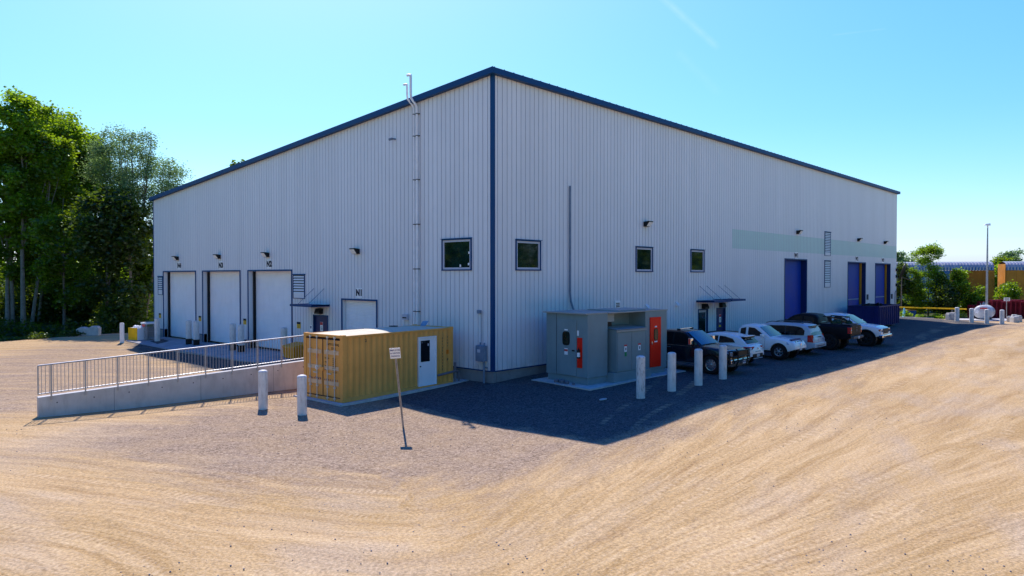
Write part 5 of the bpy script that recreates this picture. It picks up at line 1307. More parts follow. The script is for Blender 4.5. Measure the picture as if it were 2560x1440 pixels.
for sg in (-1, 1):
    mb = MB(); mb.add([(X1 - .12, sg * .40, .96), (X1 + .015, sg * .26, .60), (X1 + .015, sg * .19, .60), (X1 - .11, sg * .33, .97), (X1 - .2, sg * .40, .96), (X1 - .1, sg * .26, .60)], [(0, 1, 2, 3), (0, 4, 5, 1)]); mb.build('grille_bar', 'chrome', t3, fixn=False)
    mb = MB(); mb.add([(X1 - .09, sg * .44, .94), (X1 - .05, sg * .46, .74), (X1 - .16, sg * .82, .72), (X1 - .40, sg * .91, .84), (X1 - .42, sg * .885, .93), (X1 - .3, sg * .44, .94), (X1 - .3, sg * .46, .74), (X1 - .5, sg * .8, .72), (X1 - .5, sg * .80, .93)],
                      [(0, 1, 2, 3, 4), (0, 5, 6, 1), (1, 6, 7, 2), (2, 7, 3), (3, 7, 8, 4), (4, 8, 5, 0)]); mb.build('headlight', 'headlight', t3)
    mb = MB(); mb.tube((X1 - .2, sg * .66, .52), (X1 - .045, sg * .66, .52), .07, n=14); mb.build('fog_light', 'black', t3)
mb = MB(); mb.tube((X1 - .02, 0, .79), (X1 + .02, 0, .79), .07, n=16); mb.build('emblem', 'chrome', t3)
fbox('air_intake', 'black', t3, X1 - .2, X1 - .005, -.45, .45, .46, .58, .02)
p_ = fbox('licence_plate', 'plate', t3, X1 + .0, X1 + .012, -.15, .15, .46, .60, 0)
mb = MB()
for c in (q['xf'],):
    pass

# silver minivan, tail out
S = dict(L=5.1, W=1.98, wb=3.05, fo=.98, wr=.35, sill=.32, paint='carsilver', belt=1.05, tumble=.17, shoulder=.95,
         top=[(-2.55, .95), (-2.45, 1.1), (-2.2, 1.10), (.9, 1.04), (1.5, 1.0), (2.1, .88), (2.45, .74), (2.55, .6)],
         cabin=[(-2.42, 1.1), (-2.30, 1.45), (-2.12, 1.68), (-1.8, 1.75), (-.8, 1.78), (.2, 1.74), (.55, 1.66), (1.75, .98)],
         ws=(.62, 1.62, 1.6, 1.06), rw=(-2.42, 1.12, -2.20, 1.56), windows=[[(-2.02, 1.13), (-2.04, 1.38), (-1.87, 1.56), (-1.55, 1.62), (-.93, 1.64), (-.93, 1.10)], [(-.92, 1.10), (-.92, 1.64), (.03, 1.62), (.03, 1.10)], [(.04, 1.10), (.04, 1.62), (.45, 1.55), (1.25, 1.10)]],
         mirror=(1.1, 1.08), mirm='carsilver', handles=[(-.75, .98), (.15, .98)], seams=(.95, .03, -.93), spokes=7, nose_taper=.2, tail_taper=.09)
t4, b4, c4, q = vehicle('minivan', 'silver minivan with roof rails and tall red tail lights, tail out', 'minivan', 20.15, -4.15, 90, S)
X0 = q['X0']
for sg in (-1, 1):
    mb = MB(); mb.add([(X0 + .10, sg * .93, 1.16), (X0 + .06, sg * .80, 1.16), (X0 - .012, sg * .80, .74), (X0 + .02, sg * .925, .74), (X0 + .32, sg * .975, 1.14), (X0 + .32, sg * .99, .76), (X0 + .32, sg * .7, 1.14), (X0 + .32, sg * .7, .76)],
                      [(0, 1, 2, 3), (0, 3, 5, 4), (1, 6, 7, 2), (0, 4, 6, 1), (3, 2, 7, 5)]); mb.build('taillight', 'taillight', t4)
    mb = MB(); mb.path([(-1.9, sg * .68, 1.78), (-1.7, sg * .68, 1.83), (.0, sg * .68, 1.84), (.3, sg * .68, 1.76)], .022, 8); mb.build('roof_rail', 'cargrey', c4)
fbox('rear_bumper', 'carsilver', t4, X0 - .10, X0 + .2, -.88, .88, .42, .70, .05); fbox('bumper_step', 'cargrey', t4, X0 - .105, X0 - .02, -.6, .6, .50, .56, .01)
fbox('rear_spoiler', 'carblack', c4, -2.36, -2.08, -.68, .68, 1.63, 1.66, .01)
fbox('name_badge', 'ink', t4, X0 - .008, X0 + .02, -.30, .20, 1.00, 1.05, 0); p_ = fbox('licence_plate', 'plate', t4, X0 - .02, X0 - .004, -.16, .16, .76, .93, 0)

# dark lifted pickup, tail out
S = dict(L=5.85, W=2.0, wb=3.6, fo=.98, wr=.47, sill=.66, paint='carbrown', belt=1.42, gap=.12, poke=.06, tw=.3,
         top=[(-2.925, 1.50), (-1.0, 1.52), (.95, 1.46), (1.1, 1.46), (1.9, 1.42), (2.6, 1.34), (2.925, 1.15)],
         cabin=[(-1.02, 1.54), (-.92, 1.92), (-.75, 2.08), (-.3, 2.14), (.2, 2.13), (.5, 2.04), (1.4, 1.47)],
         ws=(.58, 2.0, 1.33, 1.50), rw=(-.985, 1.6, -.86, 1.94), windows=[[(-.75, 1.52), (-.75, 1.94), (-.1, 2.0), (-.1, 1.52)], [(0, 1.52), (0, 2.0), (.4, 1.95), (1.0, 1.52)]],
         mirror=(.9, 1.52), mirh=.25, mirm='carblack', handles=[(-.3, 1.32), (-.9, 1.32)], seams=(1.1, -.05, -.98), spokes=8, rimm='rimdark', nose_taper=.06, tail_taper=.02)
t5, b5, c5, q = vehicle('pickup_truck', 'dark lifted pickup, tail out, with gear standing in its bed', 'pickup', 23.95, -4.60, 90, S)
X0 = q['X0']
fbox('tailgate', 'carbrown', t5, X0 - .03, X0 + .05, -.82, .82, .95, 1.50, .02)
fbox('tailgate_handle', 'cargrey', t5, X0 - .045, X0 - .03, -.14, .14, 1.33, 1.40, .005)
mb = MB(); mb.tube((X0 - .05, 0, 1.2), (X0 - .031, 0, 1.2), .09, n=16); mb.build('emblem', 'cargrey', t5)
for sg in (-1, 1):
    l_ = fbox('taillight', 'taillight', t5, X0 - .02, X0 + .18, sg * .83, sg * .995, 1.02, 1.40, .015); fbox('reverse_light', 'plate', l_, X0 - .024, X0 - .0205, sg * .85, sg * .97, 1.2, 1.27, 0)
fbox('rear_bumper', 'cargrey', t5, X0 - .17, X0 + .02, -.92, .92, .70, .86, .03); p_ = fbox('licence_plate', 'plate', t5, X0 - .185, X0 - .172, -.15, .15, .70, .85, 0)
fbox('tow_hitch', 'black', t5, X0 - .30, X0 - .1, -.05, .05, .55, .65, .01)
fbox('bed_floor', 'black', t5, X0 + .1, -1.1, -.82, .82, 1.53, 1.56, .0)
mb = MB(); mb.path([(X0 + .6, -.7, 1.55), (X0 + .6, -.7, 1.95), (-1.2, -.7, 2.0)], .03, 6); mb.path([(X0 + .6, .7, 1.55), (X0 + .6, .7, 1.95), (-1.2, .7, 2.0)], .03, 6); mb.path([(X0 + .6, -.7, 1.93), (X0 + .6, .7, 1.93)], .03, 6); mb.build('bed_rack', 'black', t5)
mb = MB(); mb.lathe([(.09, 2.14), (.09, 2.19), (.06, 2.22), (.02, 2.23)], 14, .0, 0); mb.build('roof_beacon', 'plate', c5, smooth=40)
bg_ = thing('cargo_gear', 'bundle of dark sacks and a pale plank on the bed of the dark lifted pickup', 'cargo', (23.95, -4.60, gz(23.95, -4.60)), R(90))
mb = MB()
for i in range(6):
    mb.X = Matrix.Translation((random.uniform(X0 + .5, -1.5), random.uniform(-.5, .5), 1.56)); s = random.uniform(.18, .28); mb.lathe([(s, 0), (s, s * .5), (s * .6, s * .9), (.02, s)], 9)
mb.build('sacks', 'leafdark', bg_, smooth=60)
mb = MB(); mb.X = Matrix.Translation((X0 + .9, -.35, 1.72)) @ Matrix.Rotation(R(-18), 4, 'Y') @ Matrix.Rotation(R(30), 4, 'Z'); mb.box(-.7, .7, -.06, .06, -.02, .02); mb.build('plank', 'wood', bg_)

# white full size crew cab pickup, nose out
S = dict(L=5.75, W=2.05, wb=3.64, fo=.90, wr=.45, sill=.60, paint='carwhite', belt=1.34, gap=.13, poke=.04, tw=.3,
         top=[(-2.875, 1.38), (-1.0, 1.39), (1.2, 1.36), (1.35, 1.37), (1.9, 1.34), (2.5, 1.28), (2.75, 1.20), (2.875, 1.05)],
         cabin=[(-1.06, 1.42), (-.98, 1.84), (-.80, 1.97), (-.25, 2.02), (.25, 2.0), (.60, 1.93), (1.52, 1.36)],
         ws=(.65, 1.90, 1.45, 1.41), windows=[[(-.80, 1.44), (-.77, 1.80), (-.20, 1.86), (-.15, 1.42)], [(-.03, 1.42), (-.03, 1.86), (.45, 1.82), (1.05, 1.50), (1.1, 1.42)]],
         mirror=(1.05, 1.40), mirm='carwhite', mirh=.2, handles=[(.07, 1.2), (-.7, 1.2)], seams=(1.2, -.09, -.95), spokes=6, rimm='rimdark', nose_taper=.07, tail_taper=.03)
t6, b6, c6, q = vehicle('pickup_truck', 'white crew cab pickup with black arch flares, nose out, nearest the dumpster', 'pickup', 27.85, -5.25, -90, S)
X1 = q['X1']
g_ = fbox('grille', 'black', t6, X1 - .12, X1 + .03, -.52, .52, .82, 1.14, .02)
for i in range(4): fbox('grille_bar', 'cargrey', g_, X1 + .03, X1 + .045, -.48, .48, .86 + i * .07, .88 + i * .07, 0)
fbox('grille_surround', 'chrome', g_, X1 - .1, X1 + .02, -.57, .57, .79, .819, .005)
for sg in (-1, 1):
    h_ = fbox('headlight', 'headlight', t6, X1 - .2, X1 + .0, sg * .58, sg * .93, .92, 1.14, .02); fbox('turn_lamp', 'amber', h_, X1 - .24, X1 - .06, sg * .90, sg * .96, .96, 1.10, .01)
fbox('front_bumper', 'chrome', t6, X1 - .15, X1 + .12, -.98, .98, .56, .76, .04); fbox('bumper_insert', 'black', t6, X1 + .10, X1 + .13, -.55, .55, .58, .68, .01)
for sg in (-1, 1): fbox('fog_light', 'black', t6, X1 + .08, X1 + .125, sg * .66, sg * .84, .60, .72, .01)
for c in (q['xf'], q['xr']):
    for sg in (-1, 1):
        mb = MB(); ps = []
        for k in range(15):
            th = math.pi * k / 14; ps.append((c + .60 * math.cos(th), sg * (q['hw'] + .0), .45 + .60 * math.sin(th)))
        mb.path(ps, .045, 6); mb.build('arch_flare', 'black', t6, smooth=50)

# ------------------------------------------------------------------ vegetation
FW = Vector((.7314, .6820, 0)); SD = Vector((.6820, -.7314, 0))
def spot(ahead, side):
    """ground point so many metres ahead of and to the right of the photographer"""
    return (-22.03 + FW.x * ahead + SD.x * side, -21.69 + FW.y * ahead + SD.y * side)
def leaf_mesh(name, centers, size, mtl, rg, flat=.35):
    n = len(centers)
    d1 = rg.normal(size=(n, 3)); d1[:, 2] *= flat; d1 /= np.linalg.norm(d1, axis=1)[:, None]
    d2 = rg.normal(size=(n, 3)); d2 -= (d2 * d1).sum(1)[:, None] * d1; d2 /= np.linalg.norm(d2, axis=1)[:, None]
    s = size * rg.uniform(.6, 1.35, n)[:, None]
    a = d1 * s; b = d2 * s * .55
    co = np.stack([centers - a, centers - b + a * .1, centers + a, centers + b + a * .1], 1).reshape(-1, 3)
    me = bpy.data.meshes.new(name); me.vertices.add(4 * n); me.vertices.foreach_set('co', co.ravel().astype(np.float32))
    me.loops.add(4 * n); me.loops.foreach_set('vertex_index', np.arange(4 * n, dtype=np.int32))
    me.polygons.add(n); me.polygons.foreach_set('loop_start', np.arange(0, 4 * n, 4, dtype=np.int32)); me.update(calc_edges=True)
    me.materials.append(M[mtl]); return me
def tree(name, label, a, b, H, crown, seed, n=9000, leaf=.17, mtl='leaf', bark='bark', tr=.2, lean=(0, 0), cat='tree', clump=.95, nclump=46, group=None, zoff=0, limbs=10, stems=1, droop=0.0, hollow=.35):
    """crown: list of (dx, dy, z centre, horizontal radius, vertical radius, weight)"""
    rg = np.random.default_rng(seed); z = gz(a, b) + zoff
    t = thing(name, label, cat, (a, b, z), 0, group)
    cl = []
    wts = np.array([c[5] for c in crown], float); wts /= wts.sum()
    for i in range(nclump):
        dx, dy, zc, rh, rv, _ = crown[rg.choice(len(crown), p=wts)]
        v = rg.normal(size=3); v /= np.linalg.norm(v); r = (hollow + (1 - hollow) * rg.random()) ** .6
        cl.append((dx + v[0] * rh * r, dy + v[1] * rh * r, zc + v[2] * rv * r, clump * rg.uniform(.55, 1.3)))
    cl = np.array(cl)
    pick = rg.choice(len(cl), n, p=(cl[:, 3] ** 2) / (cl[:, 3] ** 2).sum())
    off = rg.normal(size=(n, 3)) * (cl[pick, 3] * .48)[:, None]; off[:, 2] *= .75
    cen = cl[pick, :3] + off; cen[:, 2] -= droop * np.abs(off[:, 0])
    me = leaf_mesh('crown', cen, leaf, mtl, rg)
    c = bpy.data.objects.new('crown', me); COL.objects.link(c); c.parent = t
    mb = MB()
    for s_ in range(stems):
        ph = rg.uniform(0, 6.3); sp = .25 * (stems > 1)
        bx, by = sp * math.cos(ph), sp * math.sin(ph)
        lx, ly = lean[0] + (rg.uniform(-.09, .09) if stems > 1 else 0), lean[1] + (rg.uniform(-.09, .09) if stems > 1 else 0)
        pts = []; rs = []
        for k in range(9):
            f = k / 8; hh = H * .93 * f
            pts.append((bx + lx * hh + rg.normal() * .05 * f * 2, by + ly * hh + rg.normal() * .05 * f * 2, hh - .25)); rs.append(max(.02, tr * (1 - .88 * f ** .85) * (1.25 if k == 0 else 1)))
        mb.path(pts, rs, 9)
        for i in range(limbs):
            f = rg.uniform(.25, .88); k0 = int(f * 8); p0 = Vector(pts[k0]).lerp(Vector(pts[min(k0 + 1, 8)]), f * 8 - k0)
            tgt = cl[rg.integers(len(cl))]; p2 = Vector(tgt[:3])
            if p2.z < p0.z + .3: p2.z = p0.z + rg.uniform(.3, 1.2)
            mid = p0.lerp(p2, .5) + Vector((rg.normal() * .2, rg.normal() * .2, -.12 * (p2 - p0).length * .5)); r0 = rs[k0] * (.45 if limbs < 18 else .26)
            mb.path([p0, mid, p2], [r0, r0 * .6, .012], 5)
    mb.build('trunk', bark, t, smooth=60, fixn=False)
    return t
def ell(w, *a): return (*a, w)
G_T = 'trees at the edge of the wood on the left'
def wood_tree(px, d, topy, lab, crown, seed, **k):
    sd_ = (px - 1280) / 1775 * d; x, y = spot(d, sd_); H = (4.78 - (topy - 690) / 1775 * d - gz(x, y)) * 1.05
    cr_ = [(dx * SD.x + dy * FW.x, dx * SD.y + dy * FW.y, zf * H, rh, rv * H, w) for dx, dy, zf, rh, rv, w in crown]
    return tree(k.pop('name', 'broadleaf_tree'), lab, x, y, H, cr_, seed, group=G_T, **k)
full = [(0, 0, .62, 2.9, .26, 3), (.3, 0, .82, 2.1, .14, 1.4), (-.4, 0, .38, 2.4, .16, 1.2)]
wood_tree(-40, 67, 262, 'leafy tree cut by the left edge of the frame', full, 1, n=15000, leaf=.16, nclump=80, clump=1.0, tr=.25)
wood_tree(22, 66, 300, 'tree with a twin pale trunk, leftmost trunk in the frame', [(0, 0, .66, 2.6, .24, 3), (0, 0, .85, 1.6, .12, 1), (0, 1, .35, 2.2, .14, 1.2)], 2, n=18000, leaf=.17, nclump=60, bark='barkpale', tr=.22, stems=2)
wood_tree(57, 65, 250, 'tallest tree of the left wood, with one straight pale trunk', [(.2, 0, .68, 3.1, .24, 3), (.2, 0, .86, 2.3, .12, 1.4), (0, 1.2, .38, 2.4, .16, 1.3)], 3, n=22000, leaf=.17, nclump=80, mtl='leafyellow', bark='barkpale', tr=.25)
wood_tree(72, 66, 330, 'tree whose pale trunk leans to the right beside the straight pale trunk', [(1.6, 0, .70, 2.1, .2, 3), (2.4, 0, .85, 1.4, .1, 1), (1.2, .8, .40, 1.9, .15, 1.4)], 4, n=15000, leaf=.17, nclump=42, bark='barkpale', tr=.19, lean=(.10, -.10))
wood_tree(92, 69, 350, 'thinner leaning tree just right of the leaning pale trunk', [(1.2, 0, .68, 2.0, .2, 3), (1.6, 0, .84, 1.2, .1, 1), (.8, .8, .42, 1.9, .15, 1.4)], 5, n=13000, leaf=.17, nclump=40, bark='barkpale', tr=.17, lean=(.07, -.07))
wood_tree(128, 71, 268, 'broad bright topped tree right of the leaning trunks', [(0, 0, .62, 3.3, .26, 3), (.3, 0, .84, 2.6, .13, 1.6), (-.4, 0, .38, 2.4, .16, 1.2)], 6, n=22000, leaf=.17, nclump=84, clump=1.1, mtl='leafyellow', tr=.24)
wood_tree(182, 72, 305, 'rounded green tree sloping down towards the airy trees', [(0, 0, .66, 3.2, .24, 3), (.6, 0, .84, 2.3, .12, 1.4), (-.2, 0, .4, 2.4, .16, .8)], 7, n=20000, leaf=.17, nclump=76, mtl='leafyellow', tr=.22)
wood_tree(222, 74, 352, 'green tree whose small top touches the airy tree', [(0, 0, .64, 2.6, .24, 3), (.4, 0, .84, 1.5, .12, 1.2)], 8, n=15000, leaf=.17, nclump=60, mtl='leafyellow', tr=.2)
wood_tree(160, 64, 480, 'dark half height tree under the bright crowns', [(0, 0, .55, 2.6, .3, 3)], 9, n=12000, leaf=.17, nclump=50, mtl='leaf', tr=.16)
wood_tree(285, 68, 330, 'airy grey green tree with a thin forked trunk', [(-.2, 0, .80, 1.9, .16, 3), (.6, 0, .66, 2.0, .14, 1.4), (-1.4, 0, .74, 1.0, .1, .7)], 10, n=13000, leaf=.085, mtl='leafpale', nclump=60, clump=.85, tr=.19, limbs=26, stems=2)
wood_tree(325, 66, 325, 'airy grey green tree with the widest thin crown', [(.5, 0, .80, 2.1, .17, 3), (1.5, 0, .66, 1.8, .14, 1.5), (-.5, 0, .62, 1.3, .1, .6)], 11, n=15000, leaf=.085, mtl='leafpale', nclump=70, clump=.85, tr=.2, limbs=32, stems=2)
wood_tree(352, 65, 405, 'airy tree leaning right until it meets the roof corner', [(2.6, 0, .84, 1.3, .13, 3), (1.7, 0, .66, 1.4, .13, 1.5)], 12, n=8000, leaf=.085, mtl='leafpale', nclump=50, clump=.8, tr=.16, limbs=20, lean=(.12, -.13))
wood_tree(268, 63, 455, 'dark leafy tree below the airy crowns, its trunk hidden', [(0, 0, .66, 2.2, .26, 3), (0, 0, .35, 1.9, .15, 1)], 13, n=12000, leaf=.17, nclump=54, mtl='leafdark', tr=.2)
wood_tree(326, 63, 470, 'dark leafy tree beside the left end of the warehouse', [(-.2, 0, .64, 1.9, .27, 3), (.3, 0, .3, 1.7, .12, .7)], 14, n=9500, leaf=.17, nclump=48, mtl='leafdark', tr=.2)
wood_tree(362, 66, 560, 'green tree touching the left wall of the warehouse', [(0, 0, .64, 1.4, .26, 3)], 15, n=5500, leaf=.17, nclump=36, mtl='leaf', tr=.14)
# tree peeping over the roof
x, y = spot(88, (616 - 1280) / 1775 * 88)
tree('broadleaf_tree', 'dark tree top just showing over the sloping roof edge', x, y, 20.2, [(0, 0, 18.3, 1.6, 1.7, 3), (0, 0, 13, 2.6, 3.5, 2)], 21, n=7000, leaf=.2, mtl='leafdark', tr=.22, nclump=44, clump=.7)
# understory mass
def mass(name, lab, pts, seed, leaf, mtl, n, kindlab='undergrowth', group=None):
    rg = np.random.default_rng(seed); P = np.array(pts); w = P[:, 5] * 1.0; w /= w.sum(); k = rg.choice(len(P), n, p=w)
    v = rg.normal(size=(n, 3)); v /= np.linalg.norm(v, axis=1)[:, None]; v *= (rg.random(n) ** .45)[:, None]
    cen = np.c_[P[k, 0] + v[:, 0] * P[k, 3], P[k, 1] + v[:, 1] * P[k, 3], np.maximum(P[k, 2] + v[:, 2] * P[k, 4], P[k, 2] - P[k, 4] * .8)]
    me = leaf_mesh(name, cen, leaf, mtl, rg); o = bpy.data.objects.new(name, me); COL.objects.link(o)
    tag(o, lab, kindlab, kind='stuff'); return o
pts = []; rr = random.Random(11)
for i in range(270):
    px = rr.uniform(-160, 385); d = rr.uniform(60, 76); x, y = spot(d, (px - 1280) / 1775 * d)
    if edge_dist(np.array([x]), np.array([y]))[0] < .8: continue
    h = rr.uniform(1.5, 5.0) if px > 240 else (rr.uniform(.5, 2.2) if d < 69 else rr.uniform(4.0, 8.0)); pts.append((x, y, gz(x, y) + h * .5, rr.uniform(.7, 1.5), h * .55, h))
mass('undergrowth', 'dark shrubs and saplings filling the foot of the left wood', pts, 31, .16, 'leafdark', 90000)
pts = []
for i in range(80):
    px = rr.uniform(-160, 400); d = rr.uniform(74, 86); x, y = spot(d, (px - 1280) / 1775 * d); h = rr.uniform(4, 9); pts.append((x, y, gz(x, y) + h * .5, rr.uniform(1.2, 2.2), h * .52, h))
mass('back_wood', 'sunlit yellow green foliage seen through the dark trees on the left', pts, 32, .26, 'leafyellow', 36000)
pts = []
for i in range(60):
    px = rr.uniform(-300, 420); d = rr.uniform(95, 130); x, y = spot(d, (px - 1280) / 1775 * d); h = rr.uniform(6, 10); pts.append((x, y, gz(x, y) + h * .5, 3.2, h * .5, h))
mass('far_wood', 'far mass of green wood closing the view behind the left trees', pts, 33, .5, 'leaf', 20000)
pts = []
for i in range(150):
    px = rr.uniform(-200, 385); x, y = spot(1, 0); d = rr.uniform(50, 66); x, y = spot(d, (px - 1280) / 1775 * d)
    e = float(edge_dist(np.array([x]), np.array([y]))[0])
    if .1 < e < 5: pts.append((x, y, gz(x, y) + .2, .8, .35, 1))
if pts: mass('verge_grass', 'low grass and weeds along the edge of the lot at the left', pts, 34, .09, 'leafdark', 14000, 'grass')

# right hand side trees and shrubs
G_R = 'small trees in front of the railcars'
def rtree(px, d, topy, lab, crown, seed, **k):
    sd_ = (px - 1280) / 1775 * d; x, y = spot(d, sd_); H = 4.78 - (topy - 690) / 1775 * d - gz(x, y)
    cr_ = [(dx * SD.x + dy * FW.x, dx * SD.y + dy * FW.y, zf * H, rh, rv * H, w) for dx, dy, zf, rh, rv, w in crown]
    return tree(k.pop('name', 'young_tree'), lab, x, y, H, cr_, seed, group=G_R, **k)
rtree(2252, 84, 655, 'dark slim tree right behind the far corner of the warehouse', [(0, 0, .3, 1.0, .2, 3), (0, 0, .6, .7, .2, 2), (0, 0, .85, .35, .12, 1)], 41, n=7000, leaf=.13, mtl='leafdark', nclump=40, clump=.6, tr=.09)
rtree(2285, 84, 668, 'green bushy tree left of the tall airy one', [(0, 0, .22, 1.5, .12, 2), (.2, 0, .42, 1.35, .12, 2), (-.15, 0, .62, 1.0, .11, 1.5), (.1, 0, .80, .62, .10, 1), (0, 0, .92, .3, .06, .4)], 42, n=9500, leaf=.11, mtl='leafyellow', nclump=64, clump=.5, tr=.09)
rtree(2321, 85, 604, 'tall airy tree rising above the blue and silver railcar roof', [(0, 0, .82, 1.5, .13, 3), (0, 0, .42, 1.5, .26, 2.4)], 43, n=10000, leaf=.095, mtl='leafyellow', nclump=60, clump=.6, tr=.1, limbs=24)
rtree(2352, 83, 680, 'dark gap filling bush between the two brightest trees', [(0, 0, .3, 1.2, .2, 3), (0, 0, .6, .8, .2, 2), (0, 0, .85, .4, .12, 1)], 44, n=7000, leaf=.13, mtl='leaf', nclump=40, clump=.6, tr=.08)
rtree(2392, 83, 666, 'broad bright green tree before the brown railcar end', [(0, 0, .22, 1.9, .12, 2), (.2, 0, .42, 1.7, .12, 2), (-.15, 0, .62, 1.3, .11, 1.5), (.1, 0, .80, .62, .10, 1), (0, 0, .92, .3, .06, .4)], 45, n=13000, leaf=.11, mtl='leafyellow', nclump=80, clump=.55, tr=.1)
rtree(2368, 82, 700, 'dark tree tucked low between the bright ones', [(0, 0, .45, 1.3, .4, 3)], 46, n=6000, leaf=.13, mtl='leafdark', nclump=40, clump=.6, tr=.08)
rtree(2446, 82, 712, 'low bright bush beside the lamp pole', [(0, 0, .5, 1.0, .42, 3)], 47, n=5000, leaf=.12, mtl='leafyellow', nclump=36, clump=.55, tr=.06, name='bush')
rtree(2518, 88, 700, 'ochre green bush against the second railcar', [(0, 0, .55, 1.3, .35, 3)], 48, n=4500, leaf=.11, mtl='leafyellow', nclump=36, clump=.55, tr=.06, name='bush')
for k_, (px, d, topy, lab, m_) in enumerate(((2238, 112, 625, 'pale distant tree behind the far corner of the warehouse', 'leafpale'), (2262, 118, 640, 'pale distant tree just over the left railcar roof', 'leafpale'), (2505, 116, 640, 'distant tree between the two railcar roofs', 'leaf'), (2532, 118, 620, 'pale distant tree above the right railcar', 'leafpale'), (2492, 108, 665, 'round green tree seen in the gap between the railcars', 'leafyellow'))):
    sd_ = (px - 1280) / 1775 * d; x, y = spot(d, sd_); H = 4.78 - (topy - 690) / 1775 * d
    tree('distant_tree', lab, x, y, H, [(0, 0, H * .72, 1.7, H * .24, 3), (0, 0, H * .4, 1.6, H * .25, 1)], 60 + k_, n=3500, leaf=.2, mtl=m_, nclump=34, clump=.8, tr=.14, group='distant trees beyond the railcars', limbs=14)
pts = []
for i in range(90):
    px = rr.uniform(2225, 2900); d = rr.uniform(88, 92) if px < 2480 else rr.uniform(104, 112); x, y = spot(d, (px - 1280) / 1775 * d); h = rr.uniform(.8, 1.8) if px < 2480 else rr.uniform(1, 4.5); pts.append((x, y, gz(x, y) + h * .5, 1.3, h * .5, h))
mass('trackside_scrub', 'green scrub along the track behind the young trees', pts, 35, .16, 'leaf', 20000)
pts = []
for px, d, r_, h in ((2262, 79, .5, .8), (2270, 78.5, .6, .5), (2300, 77.6, .5, .35), (2306, 77.6, .4, .3), (2330, 78, .5, .3), (2350, 78, .6, .3), (2262, 84, .6, 1.6), (2275, 84, .8, 1.2), (2345, 80, .6, .5), (2400, 80, .8, .6)):
    x, y = spot(d, (px - 1280) / 1775 * d); pts.append((x, y, gz(x, y) + h * .5, r_, h * .6, h + .4))
mass('weeds', 'bright weeds along the far edge of the lot under the yellow bar', pts, 36, .09, 'leafyellow', 4500, 'weeds')
# hedge-like wood behind the photographer (seen only in the window reflections)
pts = []
for i in range(150):
    if i % 2: x, y = rr.uniform(-30, 150), rr.uniform(-62, -50)
    else: x, y = rr.uniform(-62, -50), rr.uniform(-30, 110)
    h = rr.uniform(9, 15); pts.append((x, y, h * .5, 3.6, h * .5, h))
mass('opposite_wood', 'green wood across the lot, mirrored in the windows', pts, 37, .75, 'leaf', 42000)


